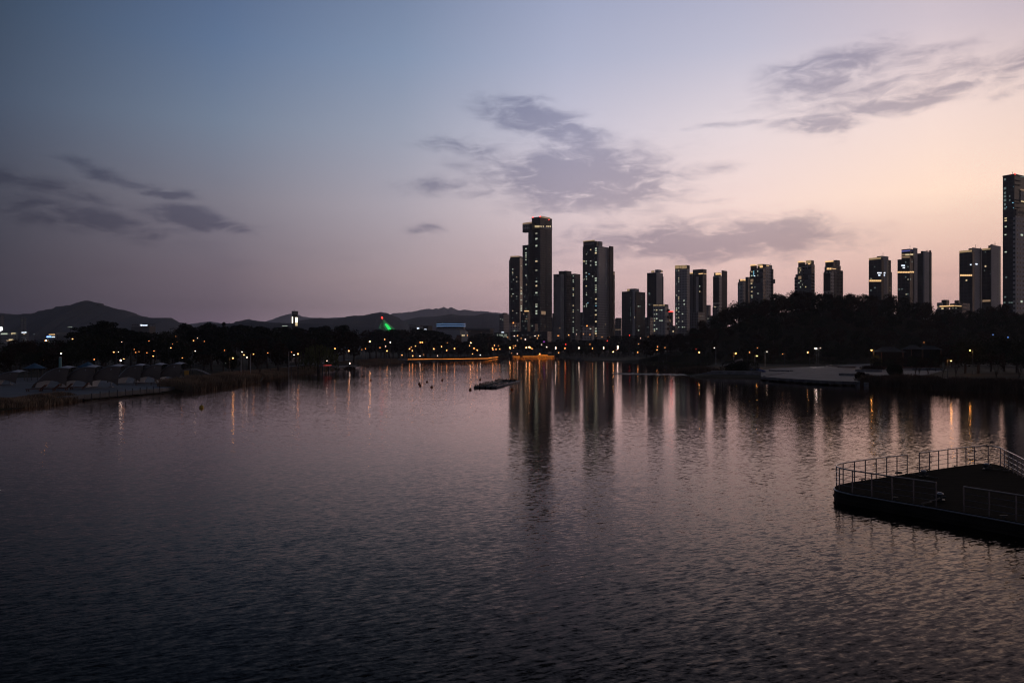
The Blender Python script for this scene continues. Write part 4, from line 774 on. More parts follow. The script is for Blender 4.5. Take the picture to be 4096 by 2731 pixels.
tp = P(1275, 1362, 260); tree('willow', tp.x, tp.y, tp.z-ghs(tp.x, tp.y), 'round weeping willow lit yellow from below by a garden lamp', None, 0, 1.25)
hill_list = list(zip(hpx.tolist(), hpy.tolist()))
row(hill_list, 2585, 4200, 42, DR-14, DR+2, ['leafy'], 'dark # tree on the crest of the wooded hill', 'crest trees of the wooded hill', (-10, 14), 7.5, (.8, 1.1), 1.5)
row(hill_list, 2600, 4200, 34, DR-34, DR-20, ['leafy'], 'dark # tree on the crest of the wooded hill', 'crest trees of the wooded hill', (10, 34), 6.5, (.9, 1.2), 1.5)
for i, (off, D0, D1) in enumerate([(60, 430, 442), (100, 408, 418), (140, 388, 398)]):
    x = 2600+i*9
    while x < 4200:
        D = random.uniform(D0, D1); X = (x-CX)/F*D; g0 = ghs(X, D)
        if g0 > .4: tree('leafy', X, D, random.uniform(7, 10) if not 2855 < x < 2965 else 4.6, 'dark # tree on the lake-side slope of the wooded hill', 'slope trees of the wooded hill', wide=random.uniform(1, 1.4), sink=1.0)
        x += random.uniform(52, 74)
for x in range(2530, 3500, 52):
    D = random.uniform(360, 382); xx = x+random.uniform(-12, 12); X = (xx-CX)/F*D
    if ghs(X, D) > .3 and not (2850 < xx < 2960): tree(random.choice(['leafy', 'leafy', 'young']), X, D, random.uniform(5.5, 8.5), 'dark # tree at the foot of the wooded hill along the lamp path', 'trees at the foot of the hill')
for x in range(3560, 4200, 62):
    D = random.uniform(290, 340); X = (x-CX)/F*D
    tree('leafy', X, D, random.uniform(8, 11), 'dark # tree behind the right-hand plaza and old roofs', 'trees behind the right plaza', wide=1.3)
for x in range(3860, 4230, 52):
    D = random.uniform(205, 240); X = (x-CX)/F*D
    tree('leafy', X, D, random.uniform(8, 11.5), 'dark # tree above the lit path at the right edge', 'trees above the lit path', wide=1.2)
for i, (x, yb, H) in enumerate([(3662,1508,6),(3676,1510,5.6),(3713,1512,5.6),(3743,1488,7.5),(3772,1515,6.5),(3824,1516,7),(3817,1472,8),(3834,1473,8.5),(3986,1527,7),(4077,1531,7.5)]):
    q = G(x, yb, .75)
    tree('young', q.x, q.y, H, ['small young tree at the left end of the lit path', 'forked young tree beside the plaza at the left end of the lit path', 'leaning young tree between plaza and reeds', 'two-stemmed tree on the plaza behind the lit path', 'young tree just left of the low path lamp', 'young tree just right of the low path lamp', 'tree behind the low path lamp on the plaza edge', 'stout tree behind the plaza near the tall path lamp', 'young tree right of the tall path lamp before the lit path', 'young tree nearest the right frame edge before the lit path'][i], None, i % 3, .8)
for x, H in ((3508, 4.2), (3560, 3.8), (3605, 4.4), (3655, 4.6), (3700, 4.0), (3745, 4.8)):
    q = P(x, 1430, 262); tree('leafy', q.x, q.y, H, 'low dark # tree in front of the old tiled roofs', 'low trees before the old roofs', wide=1.3)
lt = P(3484, 1398, 272); tree('willow', lt.x+.3, lt.y-3.2, 5.6, 'small yellow-lit tree under the lamp beside the plaza', None, 0, .75)
for i, x in enumerate((2040, 2085, 2230, 2355)):
    q = P(x, 1372, 600); tree('young', q.x, q.y, 7, 'amber lamp-lit young tree on the far promenade', 'amber young trees on the far promenade', i % 3, .7)

# ------------------------------------------------------------------ lamps
def lamp_master(style, kind, size):
    """pole, arm and lantern meshes for a unit lamp of height h=1 (scaled later by using separate lengths)"""
def lamp(x, y, D, kind='lamp', r=.3, style='arm', label=None, group=None, side=1, name='street_lamp', polecol='darkmetal'):
    r *= .72; h = P(x, y, D); g0 = max(ghs(h.x, h.y), .2)
    H = max(h.z-g0, .8)
    e = empty(name, (h.x, h.y, g0), label, 'lamp', group)
    if style == 'tall':
        MB().tube([(0, 0, -.3), (0, 0, H-r*1.1)], .07, 6).build('pole', MT[polecol], e)
        MB().box(-r*.42, r*.42, -r*.42, r*.42, H-r*2.3, H+r*1.6).build('lamp_head', E[kind], e)
        return e
    off = .75*side if style == 'arm' else 0
    MB().tube([(off, 0, -.3), (off, 0, H*.6), (off, 0, H+.12)], [.085, .07, .05], 6).build('pole', MT[polecol], e)
    if off: MB().tube([(off, 0, H+.12), (off*.5, 0, H+.24), (0, 0, H+.2)], .035, 5).build('arm', MT[polecol], e)
    MB().ball((0, 0, H-.02), r, 1, .55 if style == 'arm' else 1).build('lamp_head', E[kind], e)
    MB().prism([(r*1.05*math.cos(a), r*1.05*math.sin(a)) for a in [i*math.pi/4 for i in range(8)]], H+r*.6, H+r*.75).build('lamp_cap', MT[polecol], e)
    return e
GL = 'lamps in the left shore park'
for x, y, D, kd, r in [(184,1362,250,'lampbig',.42),(279,1371,260,'lamp',.22),(290,1355,270,'lamp',.3),(377,1437,190,'lampdim',.25),(455,1408,210,'lamp',.26),(543,1409,235,'lampdim',.25),(588,1410,235,'lampdim',.22),(616,1403,235,'lampdim',.22),
                       (613,1424,195,'lamp',.2),(683,1391,240,'lamp',.24),(690,1375,260,'lampdim',.25),(707,1367,270,'lampdim',.25),(774,1362,290,'lamp',.26),(781,1404,225,'lampw',.2),(729,1431,190,'lampdim',.2),(817,1365,290,'lampdim',.28),
                       (596,1363,280,'lampdim',.22),(703,1345,300,'lampdim',.2),(487,1367,250,'lampwdim',.16),(474,1407,230,'lampwdim',.16),(537,1397,230,'lampdim',.16),(556,1406,230,'lampdim',.16),(1071,1411,235,'lampdim',.24),(898,1401,250,'lampdim',.2),(790,1352,310,'lampwdim',.2)]:
    lamp(x, y, D, kd, r, 'arm', 'orange-glowing park lamp among the dark trees of the left shore', GL, random.choice((-1, 1)))
lamp(244, 1414, 178, 'lampw', .2, 'globe', 'pinkish white lamp in front of the tall green pole')
lamp(173, 1439, 190, 'lamp', .22, 'arm', 'orange lamp just right of the left blue tent roof', None, -1)
lamp(495, 1435, 185, 'lamp', .2, 'arm', 'orange lamp with its post lit, behind the second white tent row', None, -1, polecol='metal')  # the lit post is drawn in paler metal
lamp(483, 1441, 183, 'lampw', .28, 'globe', 'bright white lamp beside the lit post behind the second tent row')
for x, y, D, kd, r, lb in [(995,1386,255,'lampw',.22,'lone lamp standing above the paired path lamps below the lookout tower'),(968,1407,225,'lampw',.18,'small pinkish lamp left above the waterside path'),(976,1419,205,'lamp',.24,'orange lamp with lit post by the waterside path'),
                           (1014,1416,208,'lamp',.2,'orange lamp right of the lit post by the waterside path'),(932,1432,185,'lampshine',.17,'brightest orange lamp above the reeds of the left shore'),(988,1429,196,'lampw',.2,'low white lamp between the two orange path lamps'),
                           (1166,1408,225,'lampdim',.2,'lamp with orange-lit post left of the white ground light'),(1176,1419,215,'lampw',.2,'low white light below the lookout tower'),(1192,1415,220,'lamp',.26,'orange lamp left of the yellow-lit willow'),
                           (1233,1365,290,'lamp',.36,'high orange lamp between the lookout tower and the willow'),(1308,1442,215,'lampw',.16,'low lamp by the small red-lit jetty'),(1340,1394,280,'lamp',.26,'orange lamp right of the willow'),
                           (1395,1403,275,'lamp',.34,'orange lamp over the red-leaved bush near the landing stage'),(1399,1453,320,'lampw',.3,'low white lamp on the dark landing stage'),(1479,1366,420,'lampbig',.46,'large orange lamp left of the green-lit bridge'),
                           (1539,1357,440,'lamp',.3,'small high lamp below the green-lit pylon'),(1561,1369,430,'lampw',.34,'white lamp right below the green-lit pylon')]:
    lamp(x, y, D, kd, r, 'globe' if r > .25 else 'arm', lb, None, -1, polecol='metal' if 'lit post' in lb else 'darkmetal')  # posts the lamps light up get a paler metal for that light
GF = 'lamps of the far promenade'
for x, y, D, kd, r in [(1462,1394,420,'lampdim',.34),(1447,1398,420,'lampdim',.3),(1520,1390,440,'lampdim',.4),(1543,1385,440,'lampwdim',.3),(1548,1403,430,'lamp',.4),(1638,1395,510,'lamp',.5),(1645,1388,520,'lampdim',.35),(1662,1384,530,'lamp',.34),
                       (1649,1402,500,'lamp',.4),(1681,1369,560,'lamp',.5),(1689,1369,560,'lamp',.48),(1735,1395,530,'lamp',.55),(1766,1386,550,'lamp',.4),(1789,1370,580,'lamp',.44),(1787,1401,520,'lamp',.44),(1818,1394,540,'lamp',.55),
                       (1878,1382,580,'lamp',.36),(1883,1371,600,'lampbig',.5),(1870,1341,640,'lamp',.4),(1896,1393,560,'lamp',.48),(1909,1400,545,'lamp',.5),(1970,1392,580,'lamp',.5),(1978,1381,600,'lamp',.35),(1972,1398,570,'lamp',.4),
                       (1984,1397,570,'lamp',.42),(1999,1396,580,'lamp',.34),(1993,1382,600,'lampdim',.34),(2040,1390,620,'lampbig',.46),(2041,1394,615,'lamp',.36),(1890,1415,528,'lamp',.32),(1921,1420,525,'lampw',.32),(1608,1420,460,'lamp',.32),
                       (1651,1423,470,'lamp',.36),(1680,1423,480,'lampw',.3),(1695,1418,480,'lampdim',.26),(1750,1422,490,'lampwdim',.3)]:
    lamp(x, y, D, kd, r, 'globe', 'round orange lamp along the far promenade left of the towers', GF)
GS = 'street lights below the towers'
for x, y, D, kd, r in [(2057,1344,860,'lampw',.6),(2070,1342,860,'lamp',.72),(2140,1343,860,'lampw',.6),(2154,1342,860,'lamp',.7),(2149,1353,850,'lamp',.5),(2085,1353,850,'lamp',.46),(2232,1342,850,'lamp',.7),(2236,1342,850,'lampdim',.5),(2275,1340,850,'lamp',.66),
                       (2306,1337,860,'lampwdim',.5),(2334,1336,860,'lamp',.5),(2360,1338,850,'lamp',.5),(2385,1344,850,'lampdim',.45),(2408,1348,850,'lamp',.45),(2439,1348,850,'lamp',.45),(2031,1349,840,'lamp',.45),(2071,1361,800,'lampw',.4),(2043,1358,800,'lampwdim',.4)]:
    lamp(x, y, D, kd, r, 'arm', 'tall street light in the line across the foot of the towers', GS, random.choice((-1, 1)))
GP = 'lamps on the far quay'
for x, y, D, kd, r in [(2105,1390,640,'lampbig',.5),(2117,1388,640,'lampbig',.72),(2122,1390,640,'lamp',.5),(2128,1394,630,'lamp',.44),(2054,1391,640,'lamp',.36),(2062,1382,650,'lamp',.34),(2053,1382,650,'lampdim',.34),(2260,1393,640,'lamp',.5),(2360,1377,680,'lampdim',.45),
                       (2370,1393,640,'lamp',.42),(2235,1410,620,'lamp',.4),(2159,1415,615,'lamp',.55),(2187,1388,640,'lampwdim',.5),(2101,1357,760,'lampwdim',.7),(2166,1378,680,'lampwdim',.36),(2069,1414,620,'lampwdim',.4),(2046,1412,620,'lampdim',.34)]:
    lamp(x, y, D, kd, r, 'globe', 'lamp on the far quay in front of the tower cluster', GP)
for x, y, r, lb in [(2223,1391,.62,'tall lantern on the far quay left of the red light'),(2316,1391,.5,'tall lantern on the far quay right of the red light'),(2415,1391,.5,'tall lantern on the far quay below the gilt-topped tower'),(2471,1388,.85,'largest tall lantern on the far quay, before the dark trees')]:
    lamp(x, y, 600, 'lampw', r, 'tall', lb)
GR = 'lamps along the foot of the wooded hill'
for x, y, D, kd, r in [(2453,1407,520,'lampbig',.5),(2466,1400,530,'lampdim',.3),(2554,1376,520,'lamp',.34),(2587,1372,520,'lampw',.28),(2562,1353,600,'lampw',.3),(2592,1347,620,'lampdim',.36),(2631,1386,440,'lamp',.3),(2628,1399,420,'lamp',.34),
                       (2660,1390,420,'lamp',.26),(2551,1409,440,'lamp',.4),(2998,1409,340,'lamp',.26),(3030,1391,370,'lampdim',.26),(3131,1415,330,'lamp',.22)]:
    lamp(x, y, D, kd, r, 'arm', 'small orange lamp along the foot of the wooded hill', GR, random.choice((-1, 1)))
for x, y, D, kd, r, lb, sd in [(2797,1409,350,'lampbig',.36,'bright orange lamp beside a lit bush left of the stone steps',1),(2857,1391,360,'lampw',.26,'lamp on a pale lit post above the stone steps',1),(2943,1413,300,'lampshine',.3,'lamp with a lit orange post above the stone steps',-1),
                           (3028,1423,285,'lampshine',.25,'short lamp with an orange-lit post behind the stone steps',-1),(3068,1406,310,'lampw',.22,'lamp with a lit post right of the stone steps',-1),(3231,1409,310,'lampbig',.28,'orange lamp left of the bright white lamp cluster',1),
                           (3265,1394,300,'lampshinew',.36,'brightest white lamp at the centre of the plaza lamp cluster',1),(3258,1393,303,'lampw',.2,'small lamp just left of the brightest white plaza lamp',1),(3281,1392,305,'lampwdim',.22,'dim lamp just right of the brightest white plaza lamp',-1),
                           (3486,1400,270,'lampshine',.28,'lamp shining on the small yellow-lit tree by the plaza',1),(3880,1401,215,'lampshine',.22,'tall path lamp near the right edge of the plaza',1),(3805,1443,158,'lampshine',.15,'low path lamp among the young trees before the plaza',-1)]:
    lamp(x, y, D, kd, r, 'arm', lb, None, sd, polecol='metal' if 'lit post' in lb or 'orange post' in lb or 'lit orange' in lb else 'darkmetal')  # lamplight on these posts is put into a paler pole metal
for x, y, D, kd, lb in [(2518,1341,700,'red','red light on a tall mast above the dark trees'),(2429,1363,760,'red','red signal light below the bronze side of the gilt-topped tower'),(2784,1396,380,'red','tiny red light left of the lamp with the lit bush'),
                    (2263,1377,650,'red','red square signal light above the far quay'),(3972,1338,300,'blue','tiny blue light high in the right-hand trees, the left one'),(4032,1349,300,'blue','tiny blue light high in the right-hand trees, the right one'),(3696,1369,300,'lampdim','tiny orange light high above the old roofs'),(2176,1366,720,'purple','purple sign light below the tallest tower')]:
    lamp(x, y, D, kd, .5 if D > 600 else .16, 'globe', lb, name='signal_light')
# floodlight tower and mast at the far left
q = P(2, 1315, 900); e = empty('floodlight_tower', (q.x, q.y, 3), 'dazzling white stadium floodlight at the far left edge', 'floodlight')
MB().tube([(0, 0, -1), (0, 0, q.z-3)], .5, 6).build('mast', MT['darkmetal'], e)
for i in range(3):
    for j in range(2): MB().ball((-1.4+i*1.5, -.8, q.z-3.9+j*1.9), .95, 2).build('floodlight_head', E['flood'], e)
q = P(282, 1310, 420); e = empty('light_mast', (q.x, q.y, 3), 'slim mast with a ring of small lights left of the tallest shore tree', 'light mast')
MB().tube([(0, 0, -1), (0, 0, q.z-3)], [.22, .12], 6).build('mast', MT['darkmetal'], e)
MB().tube([(-1.3, 0, q.z-3), (1.3, 0, q.z-3)], .1, 5).build('crossbar', MT['darkmetal'], e)
for i in range(5): MB().ball((-1.2+i*.6, -.2, q.z-2.8+.15*(i % 2)), .16, 1).build('light_head', E['win1'] if i < 4 else E['win3'], e)
for x, y, D, lb, kd in [(45,1361,260,'small teal and amber shop light at the dark left edge','win2'),(36,1365,262,'amber shop light beside the teal one at the left edge','win4'),(137,1338,600,'small teal lit panel in the far left town','win3')]:
    q = P(x, y, D); e = empty('shop_light', (q.x, q.y, ghs(q.x, q.y)), lb, 'light'); h = q.z-e.location.z
    MB().box(-.12, .12, -.1, .1, -.3, h).build('post', MT['darkmetal'], e); MB().box(-.7, .7, -.2, -.1, h, h+.4).build('lit_panel', E[kd], e)
# tall green pole
q = P(241, 1478, 158); q.z = 0; e = empty('banner_pole', (q.x, q.y, ghs(q.x, q.y)), 'tall thick grey-green pole behind the first white tent row', 'pole')
Dq = q.y; hp = (1478-1373)/F*Dq
MB().tube([(0, 0, -.3), (0, 0, hp)], [.34, .26], 8).build('pole', MT['greenpole'], e); MB().ball((0, 0, hp+.1), .28, 1, .5).build('cap', MT['white'], e)

# ------------------------------------------------------------------ docks with light strips
def dock(pa, pb, z, wid, label, mat='strip', name='lit_dock', h=.5, strip=True, stripw=.16):
    a, c = Vector(pa), Vector(pb); a.z = c.z = 0
    d = (c-a); Lg = d.length; ang = math.atan2(d.y, d.x)
    e = empty(name, (a.x, a.y, 0), label, 'dock')
    MB().box(0, Lg, 0, wid, z-h, z).build('dock_deck', MT['stone'], e, rz=ang)
    mbp = MB(); k = 0
    while k < Lg:
        MB().box(k, k+.3, .2, .5, -1, z-h-.002).build('dock_pile', MT['darkmetal'], e, rz=ang); k += max(4, Lg/8)
    if strip: MB().box(.2, Lg-.2, -.14, -.01, z-.05-stripw, z-.05).build('light_strip', E[mat], e, rz=ang)
    return e
e = dock(P(1618, 1436, 520), P(1954, 1432.5, 575), .9, 3, 'long lakeside dock outlined by an orange light strip, left of the towers', stripw=.18)
e = dock(P(1954, 1431.5, 577), P(1992, 1424, 650), 1.2, 3, 'short rising end of the orange-lit dock', stripw=.18)
e = dock(P(2050, 1423, 690), P(2218, 1422, 700), 1.2, 3, 'orange-lit dock straight below the tallest tower', stripw=.2)
e = dock(P(2151, 1419, 704), P(2191, 1419, 706), 2.2, 2, 'short upper orange-lit landing above the dock below the tallest tower', stripw=.18)
e = dock(P(1595, 1430, 470), P(1631, 1430, 472), 1.9, 2, 'small pale blue-grey landing left of the orange-lit dock', strip=False, h=1.2)
e = dock(P(1293, 1456, 250), P(1326, 1456, 255), 2.6, 1.5, 'short jetty edge glowing red near the willow', 'redstrip', stripw=.12)
e = dock(P(1339, 1476, 296), P(1426, 1474, 312), 1.1, 6, 'dark landing stage projecting from the left shore', strip=False, h=.6, name='landing_stage')
# far quay wall on the right half
e = dock(P(2396, 1443, 505), P(2886, 1456, 402), .8, 1.5, 'long low stone quay below the wooded hill', strip=False, h=.7, name='stone_quay')
bo = G(2318, 1441, .05); e = empty('moored_boat', (bo.x, bo.y, 0), 'small dark moored boat with a pale waterline right of the lit docks', 'boat', rz=0)
hull = [(-2.6, -.9), (1.6, -.9), (2.8, 0), (1.6, .9), (-2.6, .9)]
MB().prism(hull, -.2, .5).build('hull', MT['hull'], e); MB().box(-1.8, .6, -.6, .6, .503, 1.7).build('cabin', MT['darkmetal'], e); MB().prism([(x*1.01, y*1.03) for x, y in hull], .5+.004, .58).build('gunwale', MT['canvas'], e)

# ------------------------------------------------------------------ paved areas
def sheet(name, pts, z, mat, thick=0):
    return tag(MB().prism([(p.x, p.y) for p in pts], z-.6, z).build(name, mat), kind='structure')
sheet('plaza', [G(3046,1511,.62), G(3150,1519,.62), G(3300,1528,.62), G(3425,1532,.62), G(3520,1512,.62), G(3640,1506,.62), G(3700,1505,.62), G(3790,1482,.62), G(3900,1470,.62), G(3900,1452,.62), G(3540,1454,.62), G(3400,1460,.62), G(3250,1470,.62), G(3110,1475,.62), G(3040,1484,.62), G(3040,1496,.62)], .93, MT['paving'])
def strip_path(name, line, w, z, mat):
    L, Rr = [], []
    for i, p in enumerate(line):
        d = (line[min(i+1, len(line)-1)]-line[max(i-1, 0)]).normalized(); n = Vector((-d.y, d.x, 0))*w/2
        L.append(p+n); Rr.append(p-n)
    V = []
    for a, c in zip(L, Rr):
        for q in (a, c): V.append((q.x, q.y, ghs(q.x, q.y)+z))
    f = [(2*i, 2*i+1, 2*i+3, 2*i+2) for i in range(len(line)-1)]
    return tag(MB().add(V, f).build(name, mat), kind='structure')
def dens(pts, n=6):
    out = []
    for a, c in zip(pts, pts[1:]):
        for i in range(n): out.append(a.lerp(c, i/n))
    return out+[pts[-1]]
strip_path('path', dens([G(3678,1505,.75), G(3780,1512,.75), G(3900,1520,.75), G(4000,1526,.75), G(4200,1536,.75)]), 1.8, .08, MT['path'])
strip_path('path', dens([G(3800,1470,.8), G(3880,1468,.8), G(3980,1470,.8), G(4200,1478,.8)]), 3, .45, MT['path'])
strip_path('path', dens([G(700,1522,.75), G(850,1506,.75), G(1000,1488,.75), G(1120,1472,.8), G(1180,1462,.8), G(1280,1452,.8), G(1400,1438,.9)]), 3.2, .08, MT['pavingleft'])
strip_path('path', dens([P(1450, 1410, 470), P(1700, 1410, 520), P(1990, 1410, 620), P(2250, 1410, 690), P(2420, 1405, 640)], 8), 3, .12, MT['path'])
sheet('plaza', [G(-120,1625,.7), G(120,1602,.7), G(340,1583,.7), G(520,1567,.7), G(660,1556,.7), G(760,1541,.7), G(860,1520,.7), G(700,1506,.7), G(400,1505,.7), G(150,1512,.7), G(-120,1520,.7)], .9, MT['pavingleft'])
strip_path('path', dens([G(340,1592,.75), G(520,1577,.75), G(650,1566,.75)]), 2.4, .35, MT['path'])

# low walls on the right plaza
for xa, xb, y, h, lb in [(3350,3420,1470,.55,'low stone bench wall at the back left of the right plaza'),(3421,3528,1486,.6,'long low stone bench wall in the middle of the right plaza'),(3355,3478,1502,.5,'low stone bench wall nearest the water on the right plaza'),
                         (3649,3770,1480,.55,'low stone bench wall behind the young trees of the right plaza'),(3538,3632,1459,.6,'low stone bench wall at the rear of the right plaza beside the bush'),(3300,3348,1467,.5,'short stone bench wall at the far left of the right plaza')]:
    a = G(xa, y, .93); c = G(xb, y+1.5, .93); d = c-a; e = empty('bench_wall', (a.x, a.y, .93), lb, 'low wall')
    ang = math.atan2(d.y, d.x); MB().box(0, d.length, 0, .8, -.05, h).build('wall_body', MT['stone'], e, rz=ang); MB().box(-.06, d.length+.06, -.06, .86, h+.003, h+.12).build('coping', MT['concrete'], e, rz=ang)
for i in range(12):
    x = 3080+i*35; y = 1517+i*2.2
    a = G(x, y, .2)
    e = empty('edge_block', (a.x, a.y, 0), 'square stone block in the row along the plaza water edge', 'stone block', 'stone blocks along the plaza edge')
    MB().box(-.32, .32, -.4, .4, -.6, .72).build('block', MT['stone'], e); MB().box(-.36, .36, -.44, .44, .723, .8).build('block_cap', MT['concrete'], e)
# stone steps
a = G(2762, 1506, 0); c = G(3042, 1510, 0); e = empty('stone_steps', (a.x, a.y, 0), 'wide grey stone steps and wall going down into the lake before the plume grasses', 'steps')
d = c-a; ang = math.atan2(d.y, d.x); Ls = d.length
for i in range(5): MB().box(Ls*(.0+.055*i), Ls*.9 if i else Ls*.3, i*.5, i*.5+.5, -1, .3+.26*i).build('step', MT['stone'], e, rz=ang)
MB().box(Ls*.3, Ls, 0.5, 1.6, -1, 1.6).build('retaining_wall', MT['stone'], e, rz=ang); MB().box(Ls*.29, Ls*1.003, .45, 1.66, 1.603, 1.7).build('coping', MT['concrete'], e, rz=ang)
# wooden jetty + tarpaulin on the inner pool
a = P(3080, 1483, 240); dj = dock(G(3075, 1484, .9), G(3156, 1486, .9), 1.3, 2.2, 'small dark jetty deck beside the blue tarpaulins', strip=False, h=.4, name='jetty_deck')
dj = dock(G(3062, 1505, 0.9), G(3150, 1490, 0.9), 1.1, .6, 'thin sloping gangway in front of the blue tarpaulins', strip=False, h=.2, name='gangway')
for xa, xb, yb, lb in ((2985, 3030, 1485, 'left heap of blue tarpaulin behind the stone wall'), (3014, 3068, 1488, 'right heap of blue tarpaulin over a covered load')):
    a = G(xa, yb, 1.0); c = G(xb, yb, 1.0); w = (c-a).length; n = 14; V = []
    for j in range(6):
        for i in range(n): 
            u = i/(n-1); v = j/5; V.append((u*w, v*3.2, max(0, math.sin(math.pi*u)**.5*math.sin(math.pi*v)**.6*1.0+.22*mnoise.noise(Vector((u*7, v*4, xa))))))
    o = MB().add(V, [(j*n+i, j*n+i+1, (j+1)*n+i+1, (j+1)*n+i) for j in range(5) for i in range(n-1)]).build('tarpaulin', MT['tarp'], None, (a.x, a.y, 1.0), smooth=True); tag(o, lb, 'tarpaulin')
# pavilion and old roofs
def hip(e, w, dpt, z0, h, mat, over=.8, name='roof'):
    n = 12; mb = MB(); V = []; Fc = []
    for k in range(6):
        t = k/5; s = 1-t; zz_ = z0+h*(t**1.5)
        cnr = [(-1, -1), (1, -1), (1, 1), (-1, 1)]
        for (sx, sy) in cnr: V.append((sx*((w/2+over)*s+.25*w*t), sy*((dpt/2+over)*s+.02*t), zz_+(.25*(1-t)**4)))
    for k in range(5):
        for i in range(4): Fc.append((k*4+i, k*4+(i+1) % 4, (k+1)*4+(i+1) % 4, (k+1)*4+i))
    Fc += [(3, 2, 1, 0), (20, 21, 22, 23)]
    return mb.add(V, Fc).build(name, mat, e)
def pavilion(x, y, D, w, dpt, hh, rh, lb, rz=.2, name='pavilion'):
    q = P(x, y, D); e = empty(name, (q.x, q.y, ghs(q.x, q.y)), lb, 'pavilion', rz=rz); top = q.z-e.location.z
    hip(e, w, dpt, top-rh, rh, MT['tile'])
    if name != 'pavilion': MB().box(-w*.38, w*.38, -dpt*.36, dpt*.36, .5, top-rh+.3).build('timber_wall', MT['hull'], e)
    MB().box(-w*.26, w*.26, -.12, .12, top-.05, top+.22).build('ridge', MT['tile'], e)
    for sx in (-1, 1):
        for sy in (-1, 1): MB().tube([(sx*w*.42, sy*dpt*.42, -.3), (sx*w*.42, sy*dpt*.42, top-rh+.1)], .16, 6).build('column', MT['wood'], e)
    MB().box(-w*.46, w*.46, -dpt*.46, dpt*.46, -.3, .5).build('floor', MT['wood'], e)
pavilion(2912, 1274, 462, 9, 9, 3, 3.4, 'dark tiled pavilion roof half hidden in the left slope of the wooded hill')
pavilion(3553, 1388, 280, 9.5, 6, 3, 1.9, 'wide old tiled roof behind the small yellow-lit tree', .1, 'hanok_house')
pavilion(3650, 1381, 285, 6.0, 5, 3, 1.6, 'middle old tiled roof above the young plaza trees', .3, 'hanok_house')
pavilion(3715, 1384, 290, 8.0, 5, 3, 1.5, 'low long tiled roof right of the other old roofs', -.1, 'hanok_house')

# ------------------------------------------------------------------ left park furniture
def awning(px0, px1, yfoot, ytop, lb, bays=3):
    D = (CAMZ-.9)*F/(yfoot-HY); x0 = (px0-CX)/F*D; x1 = (px1-CX)/F*D; Ht = (yfoot-ytop)/F*D+.2
    e = empty('tent_canopy', (x0, D, .9), lb, 'tent'); Lb = (x1-x0)/(bays+.35)
    for k in range(bays):
        n = 15; V = []; m = 13; dx = k*Lb; dy = k*.9; top = Ht*(.93+.035*k)
        for j in range(m):
            v = j/(m-1)
            for i in range(n):
                s = i/(n-1); za = top*math.sin(min(1, s*1.35)*math.pi/2)**.7-.35*max(0, s-.8); zb = .3+1.0*math.sin(math.pi*min(1, s*1.0))**.7*(Ht/3.6)
                zb = min(zb, za)
                if v < .5: q = v/.5; z = zb+(za-zb)*q; y = dy+.9*q**2
                else: q = (v-.5)/.5; z = za+.22*math.sin(q*math.pi)*s-.5*q*q*(1-s)+.25*math.exp(-((s-.8)/.12)**2)*math.sin(q*math.pi*.8); y = dy+.9+3.4*q
                V.append((dx+s*Lb*1.5, y, z))
        MB().add(V[:n*7], [(j*n+i, j*n+i+1, (j+1)*n+i+1, (j+1)*n+i) for j in range(6) for i in range(n-1)]).build('side_membrane', MT['canvasbrown'], e, smooth=True)
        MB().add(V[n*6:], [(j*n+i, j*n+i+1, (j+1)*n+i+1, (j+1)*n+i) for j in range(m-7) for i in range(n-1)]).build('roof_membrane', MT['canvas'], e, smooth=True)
        MB().tube([Vector(V[6*n+i])+Vector((0, -.06, 0)) for i in range(n)], .09, 5).build('arched_rib', MT['metal'], e)
        MB().tube([Vector(V[i])+Vector((0, -.05, 0)) for i in range(n)], .045, 4).build('edge_beam', MT['canvasbrown'], e)
        px_ = dx+Lb*1.12
        MB().tube([(px_, dy+.6, -.2), (px_, dy+.6, top*.9)], .11, 6).build('post', MT['metal'], e)
        MB().box(px_-.3, px_+.3, dy+.3, dy+.9, -.05, .18).build('post_foot', MT['concrete'], e)
    return e
awning(126, 438, 1551, 1471, 'nearer row of three white shell-shaped tent canopies on the left shore')
awning(455, 692, 1534, 1461, 'farther row of three white shell-shaped tent canopies on the left shore')
awning(-60, 52, 1540, 1489, 'white tent canopy cut by the left frame edge', 1)
def gazebo(x, ytop, yeave, w, D, lb):
    q = P(x, ytop, D); e = empty('blue_gazebo', (q.x, q.y, ghs(q.x, q.y)), lb, 'gazebo'); top = q.z-e.location.z; h = (yeave-ytop)/F*D; w = w/F*D
    V = [(0, 0, top)]; n = 24
    for r_, zf in ((.35, .42), (.7, .8), (1, 1)):
        for i in range(n):
            a = i*2*math.pi/n; sc_ = w/2*r_*(1.0-.1*abs(math.sin(3*a))*r_); V.append((sc_*math.cos(a), sc_*math.sin(a), top-h*zf-(.12*abs(math.sin(3*a)) if r_ == 1 else 0)))
    Fc = [(0, 1+i, 1+(i+1) % n) for i in range(n)]+[(1+k*n+i, 1+(k+1)*n+i, 1+(k+1)*n+(i+1) % n, 1+k*n+(i+1) % n) for k in range(2) for i in range(n)]
    MB().add(V, Fc).build('roof', MT['blueroof'], e)
    for i in range(6):
        a = i*math.pi/3+.3; MB().tube([(w*.4*math.cos(a), w*.4*math.sin(a), -.2), (w*.4*math.cos(a), w*.4*math.sin(a), top-h*.95)], .08, 5).build('post', MT['darkmetal'], e)
gazebo(139, 1451, 1471, 92, 170, 'blue pyramid-roofed gazebo above the nearer white tents, the left one'); gazebo(352, 1446, 1466, 86, 182, 'blue pyramid-roofed gazebo between the two white tent rows')
